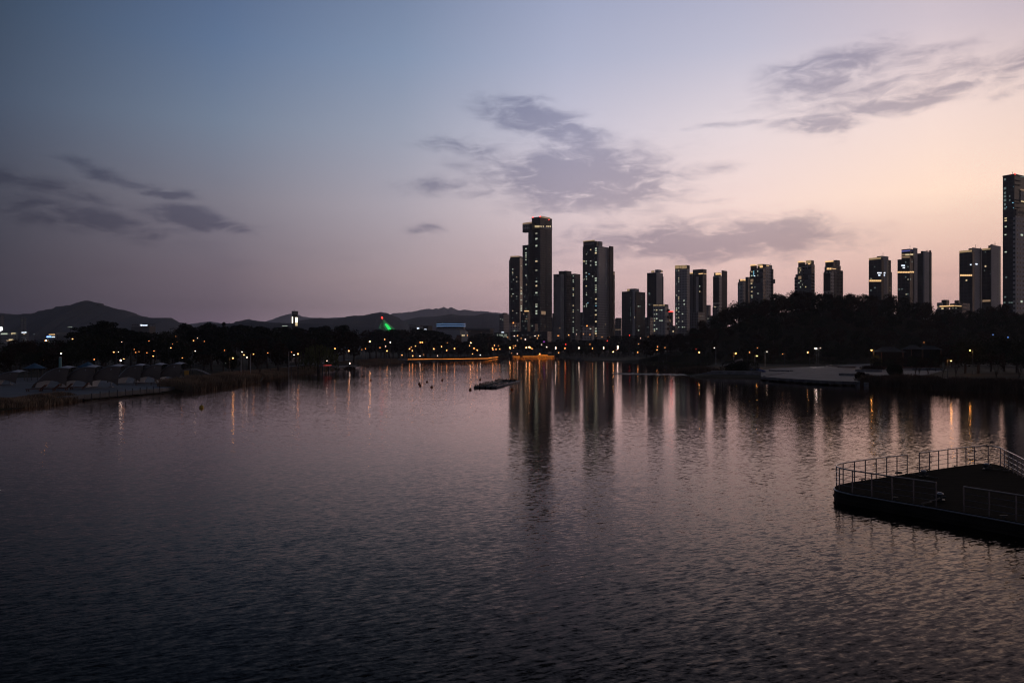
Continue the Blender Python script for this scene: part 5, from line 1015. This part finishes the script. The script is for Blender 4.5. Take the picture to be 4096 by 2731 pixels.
def lounger(x, y, lb):
    q = G(x, y, .92); e = empty('wooden_lounger', (q.x, q.y, .92), lb, 'lounger', 'wooden loungers under the nearer tents', .2)
    MB().box(-1.6, .5, -.5, .5, .3, .42).build('seat', MT['wood'], e); MB().add([(.5,-.5,.3),(1.3,-.5,1.0),(1.3,.5,1.0),(.5,.5,.3),(.5,-.5,.42),(1.25,-.5,1.1),(1.25,.5,1.1),(.5,.5,.42)], [(0,3,2,1),(4,5,6,7),(0,1,5,4),(1,2,6,5),(2,3,7,6),(3,0,4,7)]).build('backrest', MT['wood'], e)
    for sx in (-1.4, .4):
        for sy in (-.4, .4): MB().box(sx-.06, sx+.06, sy-.06, sy+.06, -.05, .3).build('leg', MT['wood'], e)
for x, y in ((150, 1565), (205, 1563), (255, 1560), (322, 1557)): lounger(x, y, 'dark brown wooden lounger before the nearer white tents')
def bench(x, y, lb, w=1.2, nm='park_bench'):
    q = G(x, y, .92); e = empty(nm, (q.x, q.y, .92), lb, 'bench', None, .1)
    MB().box(-w, w, -.25, .25, .42, .5).build('seat', MT['wood'], e)
    for sx in (-w*.85, w*.85): MB().box(sx-.06, sx+.06, -.2, .2, -.05, .42).build('leg', MT['darkmetal'], e)
bench(410, 1530, 'dark bench on the paving between the two white tent rows'); bench(575, 1540, 'dark picnic bench under the farther white tents', 1.6)
q = G(746, 1506, .9); e = empty('notice_board', (q.x, q.y, .9), 'yellow notice board standing on the left shore paving', 'sign')
MB().box(-.55, .55, -.05, .05, .4, 1.5).build('board', MT['yellow'], e)
for sx in (-.5, .5): MB().tube([(sx, .08, -.2), (sx, .08, 1.5)], .04, 5).build('post', MT['darkmetal'], e)
for i, (x, y) in enumerate([(366,1586),(401,1578),(437,1573),(471,1570),(502,1566),(530,1563),(561,1560),(588,1557),(614,1554),(639,1551)]):
    q = G(x, y+10, .8); e = empty('bollard', (q.x, q.y, .75), 'thin dark bollard in the row along the left shore edge', 'bollard', 'bollards along the left shore')
    MB().tube([(0, 0, -.3), (0, 0, .75)], .07, 6).build('post', MT['darkmetal'], e); MB().ball((0, 0, .78), .09, 1).build('cap', MT['darkmetal'], e)
# low edge wall of the left quay
line = dens([G(338, 1597, .1), G(510, 1581, .1), G(646, 1570, .1)], 6); mbx = MB()
V = []
for p in line: V += [(p.x, p.y, -1), (p.x, p.y, .8), (p.x-.5, p.y+.9, .8), (p.x-.5, p.y+.9, -1)]
Fc = [(4*i+a, 4*i+4+a, 4*i+4+(a+1) % 4, 4*i+(a+1) % 4) for i in range(len(line)-1) for a in range(4)]
tag(MB().add(V, Fc).build('quay_wall', MT['stone']), 'dark low quay wall under the bollards of the left shore', 'wall')
# arched footbridge
A_, B_ = G(690, 1500, 1), G(838, 1500, 1); e = empty('footbridge', (A_.x, A_.y, 1), 'faint dark arched footbridge behind the yellow notice board', 'bridge')
Lw = (B_-A_).length; arcp = [Vector((Lw*i/16, 0, 1.6*math.sin(math.pi*i/16))) for i in range(17)]
MB().add([q2 for p in arcp for q2 in ((p.x, 0, p.z), (p.x, 1.8, p.z), (p.x, 1.8, p.z-.25), (p.x, 0, p.z-.25))], [(4*i+a, 4*i+4+a, 4*i+4+(a+1) % 4, 4*i+(a+1) % 4) for i in range(16) for a in range(4)]).build('deck', MT['stone'], e)
for sy in (0, 1.8):
    mb = MB().tube([p+Vector((0, sy, 1.0)) for p in arcp], .05, 5)
    for p in arcp: mb.tube([p+Vector((0, sy, 0)), p+Vector((0, sy, 1.0))], .03, 4)
    mb.build('railing', MT['darkmetal'], e)

# ------------------------------------------------------------------ reeds and shrubs
def reeds(name, pts, w, n, h, mat, seed, label=None):
    rnd = random.Random(seed); V = []; Fc = []; X = []; Y = []; T = []
    for _ in range(n):
        k = rnd.randrange(len(pts)-1); t = rnd.random(); p = pts[k].lerp(pts[k+1], t)
        d = (pts[k+1]-pts[k]).normalized(); nn = Vector((-d.y, d.x, 0))
        q = p+nn*rnd.uniform(0, w); X.append(q.x); Y.append(q.y)
    Z = gh(np.array(X), np.array(Y))
    for x, y, z in zip(X, Y, Z):
        H = h*rnd.uniform(.5, 1.15)*(1+.35*mnoise.noise(Vector((x*.25, y*.25, seed)))); a = rnd.uniform(0, 3.14); s = rnd.uniform(.04, .09); lx, ly = rnd.gauss(0, .18)*H, rnd.gauss(0, .18)*H
        o = len(V); V += [(x-math.cos(a)*s, y-math.sin(a)*s, max(z, -.3)), (x+math.cos(a)*s, y+math.sin(a)*s, max(z, -.3)), (x+lx*.4+math.cos(a)*s, y+ly*.4+math.sin(a)*s, max(z, 0)+H*.6), (x+lx, y+ly, max(z, 0)+H)]
        Fc.append((o, o+1, o+2, o+3))
    o = MB().add(V, Fc).build(name, mat); tag(o, kind='stuff')
    if label: o['label'] = label
reeds('reeds', [G(-60,1645), G(170,1623), G(330,1602)], 3.2, 11000, .8, MT['reed3'], 1)
reeds('reeds', [G(780,1566), G(840,1559), G(902,1550), G(985,1537), G(1043,1527)], 7, 16000, 1.7, MT['reed3'], 2)
reeds('grass', [G(1050,1512), G(1165,1497), G(1275,1486), G(1339,1478)], 13, 16000, .8, MT['reed3'], 3)
reeds('grass', [G(1448,1461), G(1564,1450), G(1618,1447)], 14, 9000, 1.4, MT['reed3'], 4)
reeds('reeds', [G(3419,1539), G(3540,1547), G(3665,1556), G(3920,1569), G(4096,1575), G(4300,1580)], 6.5, 26000, 1.7, MT['reed'], 5)
reeds('grass', [G(2707,1489), G(2760,1502)], 9, 3500, 1.5, MT['reed'], 6)
reeds('grass', [P(2560,1440,430), P(2900,1440,385), P(3100,1440,370), P(3400,1440,365)], 20, 7000, 1.1, MT['reed2'], 7)
reeds('grass', [P(1640,1425,535), P(1900,1425,600), P(2040,1425,715), P(2240,1425,735)], 10, 7000, 1.3, MT['reed'], 8)
def shrub(x, y, D0, rad, h, mat, n, lb, name='shrub', gp=None, size=.16):
    q = P(x, y, D0); z = ghs(q.x, q.y); rnd = random.Random(int(x)); mb = MB()
    for k in range(6):
        a = rnd.uniform(0, 6.28); r = rnd.uniform(0, .55); rr = rnd.uniform(.4, .6)
        leaf_quads(mb, (math.cos(a)*r*rad, math.sin(a)*r*rad*.7, h*rnd.uniform(.4, .6)), (rad*rr, rad*rr, h*.5), n//6, size, rnd)
    e = empty(name, (q.x, q.y, z), lb, 'shrub', gp); mb.build('foliage', mat, e)
    t = MB()
    for k in range(5): t.tube([(0, 0, -.2), (math.cos(k*1.3)*rad*.3, math.sin(k*1.3)*rad*.3, h*.6)], .04, 4)
    t.build('stem', MT['trunk'], e)
shrub(3578, 1480, 205, 3.2, 2.9, MT['leaf1'], 5200, 'large rounded dark bush between the right plaza and the reeds')
shrub(3440, 1480, 180, 1.6, 1.7, MT['leaf2'], 1800, 'brownish bush at the left end of the right-hand reeds')
shrub(1040, 1440, 158, 1.6, 2.0, MT['leaf2'], 1500, 'reddish bush on the point of the left shore reeds')
shrub(1398, 1430, 300, 3.4, 3.0, MT['leaf2'], 2200, 'reddish bush under an orange lamp by the landing stage')
shrub(3490, 1440, 262, 5, 1.4, MT['leaf2'], 3000, 'low clipped brown hedge below the small yellow-lit tree')
shrub(2958, 1440, 228, 6.5, 3.6, MT['leaf1'], 7000, 'broad dark mound of plume grass behind the stone steps', 'plume_grass')
rnd = random.Random(4); q = P(2920, 1440, 232); e = empty('pampas_grass', (q.x, q.y, ghs(q.x, q.y)), 'row of pale pampas plumes above the dark mound by the steps', 'grass clump')
mb = MB(); mb2 = MB()
for i in range(46):
    u = i/45; px_ = 2880+u*92+rnd.uniform(-3, 3); py_ = 1466-u*30+rnd.uniform(-3, 4); p = P(px_, py_, 226+rnd.uniform(-1, 1))-e.location
    mb2.tube([(p.x*.9, p.y, -.3), p], .02, 3); mb.ball(p, .16, 1, 1.7)
mb.build('plume', MT['plume'], e); mb2.build('stalk', MT['reed'], e)
# lily pads line
rnd = random.Random(8); mb = MB()
for i in range(900):
    x = 2451+rnd.random()*330; y = 1493.5+(x-2451)*.02+rnd.gauss(0, 1.6); q = G(x, y, .02); r = rnd.uniform(.2, .5)
    mb.add([(q.x+r*math.cos(a)*1.4, q.y+r*math.sin(a), .03+.05*rnd.random()) for a in [j*1.047 for j in range(6)]], [(0, 1, 2, 3, 4, 5)])
tag(mb.build('lily_pads', MT['lily']), 'band of floating leaves on the water left of the stone steps', 'water plants', kind='stuff')

# ------------------------------------------------------------------ floating frame and buoys
cor = [G(1898, 1549.5, .15), G(1986, 1550.5, .15), G(2078, 1523, .15), G(2008, 1521, .15)]
e = empty('floating_frame', (cor[0].x, cor[0].y, 0), 'four-sided floating pipe frame with small upright stalks in mid-lake', 'floating frame')
lc = [c-Vector((cor[0].x, cor[0].y, 0)) for c in cor]
for i in range(4):
    a, c = lc[i], lc[(i+1) % 4]; MB().tube([a, c], .2, 10).build('float_pipe', MT['stone'] if i == 1 else MT['darkmetal'], e, smooth=True)
    for k in range(1, 4):
        p = a.lerp(c, k/4); d = (c-a).normalized(); MB().tube([p-d*.12, p+d*.12], .24, 10).build('pipe_collar', MT['hull'], e)
rnd = random.Random(3); mb = MB()
for i in range(90):
    t = rnd.random(); p = lc[3].lerp(lc[0], t); p = p+Vector((rnd.uniform(-.3, .3), rnd.uniform(-.3, .3), .15)); h = rnd.uniform(.15, .55)
    mb.tube([p, p+Vector((rnd.uniform(-.1, .1), 0, h))], .05, 4)
for i in range(20):
    t = rnd.random(); p = lc[2].lerp(lc[3], t)+Vector((0, 0, .2)); mb.tube([p, p+Vector((0, 0, rnd.uniform(.1, .45)))], .05, 4)
mb.build('stalk', MT['reed'], e)
mb = MB()
for i in range(420):
    u, v = rnd.random(), rnd.random(); p = lc[0].lerp(lc[1], u).lerp(lc[3].lerp(lc[2], u), v); r = rnd.uniform(.08, .22)
    mb.ball((p.x, p.y, .02), r, 1, .5)
tag(mb.build('floating_growth', MT['lily'], e), kind='stuff')
for x, y, cc, lb in [(1483,1521,0,'orange-brown buoy floating alone farthest left in mid-lake'),(1677,1536,0,'upper buoy of the close pair in mid-lake'),(1681,1543,0,'lower buoy of the close pair in mid-lake'),(1708,1528,0,'small buoy just right above the close pair'),
                     (1727,1549,0,'small buoy just right below the close pair'),(1769,1521,0,'buoy between the close pair and the floating frame'),(1881,1559,0,'dark buoy just left below the floating frame'),(1921,1518,0,'dark buoy just above the floating frame'),
                     (2048,1557,0,'orange buoy just right below the floating frame'),(806,1630,1,'yellow buoy on the open water of the left foreground')]:
    q = G(x, y, .05); e = empty('buoy', (q.x, q.y, 0), lb, 'buoy')
    MB().ball((0, 0, .1), .28 if not cc else .3, 2).build('float_ball', MT['buoyy'] if cc else MT['buoy'], e, smooth=True); MB().tube([(0, 0, .3), (0, 0, .5)], .05, 5).build('eye_ring', MT['darkmetal'], e)

# ------------------------------------------------------------------ pontoon platform
S4 = 800/2352.0
def cr(x, y, z=.6): return G(3296+x*S4, 1720+y*S4, z)
near = [cr(*p) for p in [(200,712),(320,741),(550,778),(800,822),(1050,863),(1320,908),(1650,967),(1950,1020),(2280,1080)]]
out = [cr(*p) for p in [(2140,440),(2085,414),(2020,397),(1940,387),(1860,390),(1775,398),(1568,423),(1350,455),(1120,489),(853,530),(605,566),(345,606),(260,620),(195,633),(150,646),(124,662),(118,676),(135,691),(165,703)]]+near
out += [Vector((22.6, 29.6, .6)), Vector((23.4, 29.4, .6)), Vector((24.8, 33.2, .6))]
e = empty('pontoon_platform', (out[0].x, out[0].y, 0), 'dark floating platform with rounded corners and steel railings at the right foreground', 'platform')
o0 = Vector((out[0].x, out[0].y, 0)); lo = [p-o0 for p in out]; cen = sum(lo, Vector())/len(lo)
MB().prism([(p.x, p.y) for p in lo], -.4, .50).build('hull', MT['hull'], e)
MB().prism([((p.x-cen.x)*.994+cen.x, (p.y-cen.y)*.994+cen.y) for p in lo], .503, .6).build('deck', MT['deck'], e)
pts = [p-Vector((0, 0, .06)) for p in lo[6:]]
MB().tube(pts, .036, 6).build('edge_rail', MT['metal'], e)
MB().tube([Vector((p.x, p.y, .2)) for p in lo[6:]], .06, 6).build('rubbing_strake', MT['hull'], e)
def inset(p, k=.975): q = p-o0-cen; return Vector((q.x*k+cen.x, q.y*k+cen.y, .6))
def railing(base, lb):
    b0 = [inset(p, .985) for p in base]
    rr_ = empty('railing', (0, 0, 0), None, None); rr_.parent = e; rr_['label'] = lb
    # smooth the curve with extra points
    sm = []
    for i in range(len(b0)-1):
        p0 = b0[max(i-1, 0)]; p1 = b0[i]; p2 = b0[i+1]; p3 = b0[min(i+2, len(b0)-1)]
        for k in range(6):
            t = k/6; sm.append(.5*((2*p1)+(-p0+p2)*t+(2*p0-5*p1+4*p2-p3)*t*t+(-p0+3*p1-3*p2+p3)*t**3))
    sm.append(b0[-1])
    MB().tube([p+Vector((0, 0, 1.1)) for p in sm], .034, 8).build('top_rail', MT['railmetal'], rr_, smooth=True)
    for z in (.28, .54, .81): MB().tube([p+Vector((0, 0, z)) for p in sm], .013, 4).build('wire', MT['railmetal'], rr_)
    for p in b0: MB().box(p.x-.022, p.x+.022, p.y-.022, p.y+.022, .58, 1.69).build('post', MT['railmetal'], rr_)
railing([cr(*p) for p in [(975,515),(853,533),(730,548),(605,568),(475,588),(345,609),(210,634),(130,660),(165,698),(320,738),(550,778),(793,822),(1050,863),(1320,908)]], 'curved railing round the left tip of the platform')
railing([cr(*p) for p in [(1120,490),(1240,472),(1350,457),(1460,440),(1568,425),(1675,410),(1775,399),(1940,388),(2085,418),(2132,445),(2185,474),(2238,503),(2290,534),(2345,568),(2460,640),(2590,720)]], 'railing along the far edge of the platform')
railing([cr(*p) for p in [(1650,967),(1955,1021),(2278,1080),(2610,1140)]], 'straight railing at the near right of the platform')
for i, (x, y) in enumerate([(1173, 545), (1913, 460), (1365, 822)]):
    p = cr(x, y)-o0; mb = MB()
    mb.tube([(p.x, p.y, .55), (p.x, p.y, .64)], .22, 12).tube([(p.x, p.y, .6), (p.x, p.y, .86)], .1, 10)
    bo_ = mb.build('bollard', MT['darkmetal'], e)
    MB().ball((p.x, p.y, .9), .16, 2, .5).build('bollard_cap', MT['metal'], e, smooth=True)
    MB().tube([(p.x-.26, p.y, .76), (p.x+.26, p.y, .76)], .05, 8).build('bollard_bar', MT['darkmetal'], e)
def rope(pa, pb, sag, lb, coil=None):
    pts = [pa.lerp(pb, i/14)+Vector((.05*math.sin(i*1.7), .05*math.cos(i), -sag*math.sin(math.pi*i/14))) for i in range(15)]
    tag(MB().tube(pts, .035, 6).build('mooring_rope', MT['rope'], None, smooth=True), lb, 'rope')
rope(cr(1365, 832)+Vector((0, 0, .15)), cr(1160, 880)+Vector((0, 0, .06)), .02, 'rope running from the near bollard to the platform edge')
rope(cr(1160, 880)+Vector((-.05, -.1, .04)), G(3296+1085*S4, 1720+985*S4, .02), .05, 'rope end hanging from the platform edge into the water')
rope(cr(1173, 552)+Vector((0, 0, .08)), cr(1350, 575)+Vector((0, 0, .05)), .01, 'rope lying on the deck right of the middle bollard')
rope(cr(960, 528)+Vector((0, 0, .06)), cr(1165, 550)+Vector((0, 0, .1)), .01, 'rope from the gap in the railing to the middle bollard')
rope(cr(1913, 468)+Vector((0, 0, .1)), cr(2200, 490)+Vector((0, 0, .06)), .01, 'rope lying right of the far bollard')
for x, y in ((435, 597), (1210, 479), (1543, 433), (825, 815), (2130, 1040)):
    p = cr(x, y)-o0; p = Vector(((p.x-cen.x)*.985+cen.x, (p.y-cen.y)*.985+cen.y, .6))
    MB().box(p.x-.03, p.x+.03, p.y-.03, p.y+.03, .58, .68).box(p.x-.16, p.x+.16, p.y-.025, p.y+.025, .683, .72).build('cleat', MT['darkmetal'], e)
tag(MB().tube([cr(905,524)+Vector((.18*math.cos(a), .12*math.sin(a)+0.25, .04+.002*i)) for i, a in enumerate([k*.7 for k in range(30)])], .03, 5).build('rope_coil', MT['rope']), 'small coil of rope by the gap in the far railing', 'rope')

# ------------------------------------------------------------------ haze
HTOP = 345.0
HZ = .000095
m = bpy.data.materials.new('haze_air'); m.use_nodes = True; nt = m.node_tree
for n in list(nt.nodes): nt.nodes.remove(n)
ou = nt.nodes.new('ShaderNodeOutputMaterial'); pv = nt.nodes.new('ShaderNodeVolumePrincipled')
pv.inputs['Color'].default_value = (.93, .93, 1, 1); pv.inputs['Density'].default_value = HZ; pv.inputs['Anisotropy'].default_value = .35
nt.links.new(pv.outputs[0], ou.inputs['Volume'])
USE_HAZE = True
if USE_HAZE: tag(MB().box(-7000, 7000, -700, 7000, -40, HTOP).build('haze', m), kind='stuff')

# ------------------------------------------------------------------ sky
def s2l(c): return tuple(((v/255)/12.92 if v/255 <= .04045 else ((v/255+.055)/1.055)**2.4) for v in c)
w = bpy.data.worlds.new('World'); sc.world = w; w.use_nodes = True; nt = w.node_tree; N = nt.nodes; L = nt.links
for n in list(N): N.remove(n)
wo = N.new('ShaderNodeOutputWorld'); bg = N.new('ShaderNodeBackground'); L.new(bg.outputs[0], wo.inputs[0])
tc = N.new('ShaderNodeTexCoord'); sp = N.new('ShaderNodeSeparateXYZ'); L.new(tc.outputs['Generated'], sp.inputs[0])
def M(op, a, c=None, d=None, clamp=False):
    n = N.new('ShaderNodeMath'); n.operation = op; n.use_clamp = clamp
    for i, v in enumerate((a, c, d)):
        if v is None: continue
        if isinstance(v, (int, float)): n.inputs[i].default_value = v
        else: L.new(v, n.inputs[i])
    return n.outputs[0]
az = M('MULTIPLY', M('ARCTAN2', sp.outputs[0], sp.outputs[1]), 180/math.pi)
el = M('MULTIPLY', M('ARCSINE', sp.outputs[2]), 180/math.pi)
# colours of the evening sky by bearing (columns) and height above the horizon (rows 0,5,10,15,20,25,40,90 degrees)
BACK = [(72,66,76),(76,72,84),(78,78,90),(76,79,94),(70,75,92),(60,66,84),(40,44,58),(30,34,48)]
TOPC = [(60,74,108),(46,56,86)]
SKY = [(-110, BACK),
       (-33, [(50,47,58),(64,61,72),(72,74,87),(70,82,102),(60,75,96),(50,65,86),(38,46,66),(34,40,60)]),
       (-20, [(80,69,81),(106,95,106),(122,119,131),(113,126,147),(94,114,145),(80,99,132),(42,52,76),(34,40,60)]),
       (-8, [(118,101,110),(158,140,145),(168,160,170),(152,158,176),(130,146,173),(112,128,158),(48,56,78),(36,42,60)]),
       (4, [(146,120,127),(196,168,170),(217,199,203),(200,195,210),(172,177,201),(152,161,190),(56,62,80),(36,42,60)]),
       (16, [(156,125,128),(218,183,177),(243,216,209),(228,214,218),(192,190,208),(168,170,195),(60,62,80),(38,42,60)]),
       (28, [(152,122,124),(212,174,164),(255,223,202),(243,219,212),(208,194,203),(186,177,191),(60,62,78),(38,42,60)]),
       (36, [(148,116,116),(206,168,155),(247,214,194),(230,206,198),(192,178,188),(170,162,176),(58,58,74),(38,42,60)]),
       (70, [(140,110,100),(180,144,128),(200,170,150),(180,165,160),(150,148,160),(126,130,152),(54,58,80),(36,42,60)]),
       (120, BACK)]
rows = [0, 5, 10, 15, 20, 25, 40, 90]
rows2 = [0, 1.5, 3, 5, 7.5, 10, 15, 20, 24.5, 27, 40, 90]
AIR = (.040, .036, .044)      # light the haze itself gives back; the clear sky behind it is brighter by what the haze takes away
def behind(c, e_):
    T = math.exp(-min(HZ*(HTOP-CAMZ)/math.sin(R(max(e_, 1.2))), 1.5))
    return tuple(max((v-a*(1-T))/T, .002) for v, a in zip(s2l(c), AIR))
tt = M('POWER', M('DIVIDE', M('MAXIMUM', el, 0.0), 90.0), .6)
def ramp(cols):
    r = N.new('ShaderNodeValToRGB'); cr_ = r.color_ramp; cr_.interpolation = 'LINEAR'
    for i, e_ in enumerate(rows2):
        c = [float(np.interp(e_, rows, [q[k] for q in cols])) for k in range(3)]
        if e_ == 27: c = [v*.62 for v in c]
        if e_ == 40: c = [v*.8 for v in c]
        p = (e_/90)**.6
        el_ = cr_.elements[0] if i == 0 else (cr_.elements[-1] if i == len(rows2)-1 else cr_.elements.new(p))
        el_.position = p; el_.color = (*behind(c, e_), 1)
    L.new(tt, r.inputs['Fac']); return r.outputs['Color']
acc = ramp(SKY[0][1])
for (a0, c0), (a1, c1) in zip(SKY, SKY[1:]):
    mr = N.new('ShaderNodeMapRange'); mr.interpolation_type = 'LINEAR'; mr.inputs[1].default_value = a0; mr.inputs[2].default_value = a1; L.new(az, mr.inputs[0])
    mx = N.new('ShaderNodeMix'); mx.data_type = 'RGBA'; L.new(mr.outputs[0], mx.inputs['Factor']); L.new(acc, mx.inputs['A']); L.new(ramp(c1), mx.inputs['B']); acc = mx.outputs['Result']
# clouds
def noise_tex(sx, sy, scale, detail, rough=.55, dist=0, seed=0):
    cb = N.new('ShaderNodeCombineXYZ'); L.new(M('MULTIPLY', az, sx), cb.inputs[0]); L.new(M('MULTIPLY', el, sy), cb.inputs[1]); cb.inputs[2].default_value = seed
    n = N.new('ShaderNodeTexNoise'); n.inputs['Scale'].default_value = scale; n.inputs['Detail'].default_value = detail; n.inputs['Roughness'].default_value = rough; n.inputs['Distortion'].default_value = dist
    L.new(cb.outputs[0], n.inputs['Vector']); return n
n1 = noise_tex(1, 3.0, .42, 8, .62, .5, 3.3); n2 = noise_tex(1, 2.2, .14, 4, .5, 0, 7.7)
wa = N.new('ShaderNodeSeparateColor'); L.new(n2.outputs['Color'], wa.inputs[0])
azw = M('ADD', az, M('MULTIPLY', M('SUBTRACT', wa.outputs[0], .5), 5.0)); elw = M('ADD', el, M('MULTIPLY', M('SUBTRACT', wa.outputs[1], .5), 2.4))
def toang(x, y):
    x *= 1.7415; y *= 1.7415; dx = (x-CX)/F; dy = (HY-y)/F
    return math.degrees(math.atan(dx)), math.degrees(math.atan(dy/math.hypot(1, dx)))
clouds = [(1350,412,165,62,0,1.3),(1245,280,118,33,.22,1.05),(1345,330,70,40,.3,.6),(1050,333,85,17,.1,.75),(1040,432,105,26,0,.6),(1170,370,120,30,0,.55),(1120,455,150,14,.05,.55),(1550,360,40,10,0,.4),
          (1630,557,240,38,.0,1.2),(1780,500,85,8,0,.5),(1660,385,40,14,.1,.5),(1620,468,60,8,0,.35),(1500,470,60,8,0,.3),
          (1910,165,130,42,-.1,.8),(1830,195,75,22,0,.65),(2070,236,120,20,0,.95),(1885,285,90,20,-.1,.9),(1690,288,100,8,.06,.6),(2190,205,120,14,-.25,.8),(2120,128,140,16,-.1,.55),(2330,150,70,26,-.3,.9),(2320,215,50,12,-.2,.6),(1980,140,90,30,0,.5),(1880,315,40,14,.2,.4),(1960,205,190,60,0,.55),(2160,170,170,45,-.1,.5),
          (258,402,85,13,.22,1.0),(390,443,52,10,.08,1.0),(452,504,98,20,.12,1.1),(60,425,150,26,.12,.8),(190,512,190,30,.12,.85),(978,526,34,12,-.05,.8),(1090,215,70,16,.1,.25)]
field = None
for (x, y, rx, ry, tilt, s) in clouds:
    a0, e0 = toang(x, y); a1, _ = toang(x+rx, y); _, e1 = toang(x, y-ry)
    ra = abs(a1-a0); re_ = abs(e1-e0)
    da = M('SUBTRACT', azw, a0); de = M('ADD', M('SUBTRACT', elw, e0), M('MULTIPLY', da, tilt))
    q = M('ADD', M('POWER', M('ABSOLUTE', M('DIVIDE', da, ra)), 2.0), M('POWER', M('ABSOLUTE', M('DIVIDE', de, re_)), 2.0))
    g_ = M('MULTIPLY', M('EXPONENT', M('MULTIPLY', q, -.52)), s*1.08)
    field = g_ if field is None else M('MAXIMUM', field, g_)
dn = M('ADD', field, M('MULTIPLY', M('SUBTRACT', n1.outputs['Fac'], .5), M('ADD', M('MULTIPLY', field, 2.8), .4)))
ms = N.new('ShaderNodeMapRange'); ms.interpolation_type = 'SMOOTHSTEP'; ms.inputs[1].default_value = .14; ms.inputs[2].default_value = 1.1; L.new(dn, ms.inputs[0])
n3 = noise_tex(1, 4.5, .22, 5, .6, .3, 21)
wisps = N.new('ShaderNodeMapRange'); wisps.interpolation_type = 'SMOOTHSTEP'; wisps.inputs[1].default_value = .5; wisps.inputs[2].default_value = .8; wisps.inputs[3].default_value = 0; wisps.inputs[4].default_value = .16; L.new(n3.outputs['Fac'], wisps.inputs[0])
band = M('MULTIPLY', wisps.outputs[0], M('MULTIPLY', M('GREATER_THAN', el, 0.0), M('SUBTRACT', 1.0, M('DIVIDE', M('MINIMUM', M('ABSOLUTE', M('SUBTRACT', el, 5.0)), 9.0), 9.0))))
cm = M('ADD', M('MULTIPLY', ms.outputs[0], .85), band, clamp=True)
cc = N.new('ShaderNodeMix'); cc.data_type = 'RGBA'; cc.blend_type = 'MULTIPLY'; cc.inputs['Factor'].default_value = 1; cc.inputs['B'].default_value = (.45, .47, .57, 1); L.new(acc, cc.inputs['A'])
mx = N.new('ShaderNodeMix'); mx.data_type = 'RGBA'; L.new(cm, mx.inputs['Factor']); L.new(acc, mx.inputs['A']); L.new(cc.outputs['Result'], mx.inputs['B'])
# physical twilight sky underneath, very weak
SUN_AZ, SUN_EL = 42, 1.0
st = N.new('ShaderNodeTexSky'); st.sky_type = 'NISHITA'; st.sun_disc = False; st.sun_elevation = R(SUN_EL); st.sun_rotation = R(SUN_AZ)
ns = N.new('ShaderNodeVectorMath'); ns.operation = 'SCALE'; ns.inputs['Scale'].default_value = .004; L.new(st.outputs[0], ns.inputs[0])
ad = N.new('ShaderNodeVectorMath'); ad.operation = 'ADD'; L.new(mx.outputs['Result'], ad.inputs[0]); L.new(ns.outputs[0], ad.inputs[1])
L.new(ad.outputs[0], bg.inputs['Color']); bg.inputs['Strength'].default_value = 1.0
w.cycles.sampling_method = 'MANUAL'; w.cycles.sample_map_resolution = 512

sl = bpy.data.lights.new('sun', 'SUN'); sl.energy = .03; sl.angle = R(8); sl.color = (1, .7, .5)
so = bpy.data.objects.new('sun', sl); COL.objects.link(so)
sd = Vector((math.sin(R(SUN_AZ))*math.cos(R(SUN_EL)), math.cos(R(SUN_AZ))*math.cos(R(SUN_EL)), math.sin(R(SUN_EL)))); so.rotation_euler = sd.to_track_quat('Z', 'Y').to_euler()

# ------------------------------------------------------------------ camera and render settings
cam = bpy.data.cameras.new('camera'); co = bpy.data.objects.new('camera', cam); COL.objects.link(co); sc.camera = co
cam.sensor_width = 36; cam.lens = F/4096*36; co.location = (0, 0, CAMZ); co.rotation_euler = (R(90), 0, 0)
cam.shift_y = (HY-1365.5)/4096; cam.clip_start = .5; cam.clip_end = 60000
sc.view_settings.view_transform = 'Standard'; sc.view_settings.look = 'None'; sc.view_settings.exposure = 0; sc.view_settings.gamma = 1
sc.render.engine = 'CYCLES'; cy = sc.cycles
cy.max_bounces = 5; cy.diffuse_bounces = 2; cy.glossy_bounces = 2; cy.transmission_bounces = 1; cy.volume_bounces = 0; cy.transparent_max_bounces = 4
cy.use_light_tree = True; cy.sample_clamp_direct = 14; cy.sample_clamp_indirect = 3; cy.caustics_reflective = True; cy.caustics_refractive = False
cy.use_denoising = True
try: cy.denoiser = 'OPENIMAGEDENOISE'; cy.denoising_prefilter = 'ACCURATE'; cy.denoising_input_passes = 'RGB_ALBEDO_NORMAL'
except Exception: pass
cy.use_adaptive_sampling = False; cy.pixel_filter_type = 'BLACKMAN_HARRIS'; cy.filter_width = 1.15
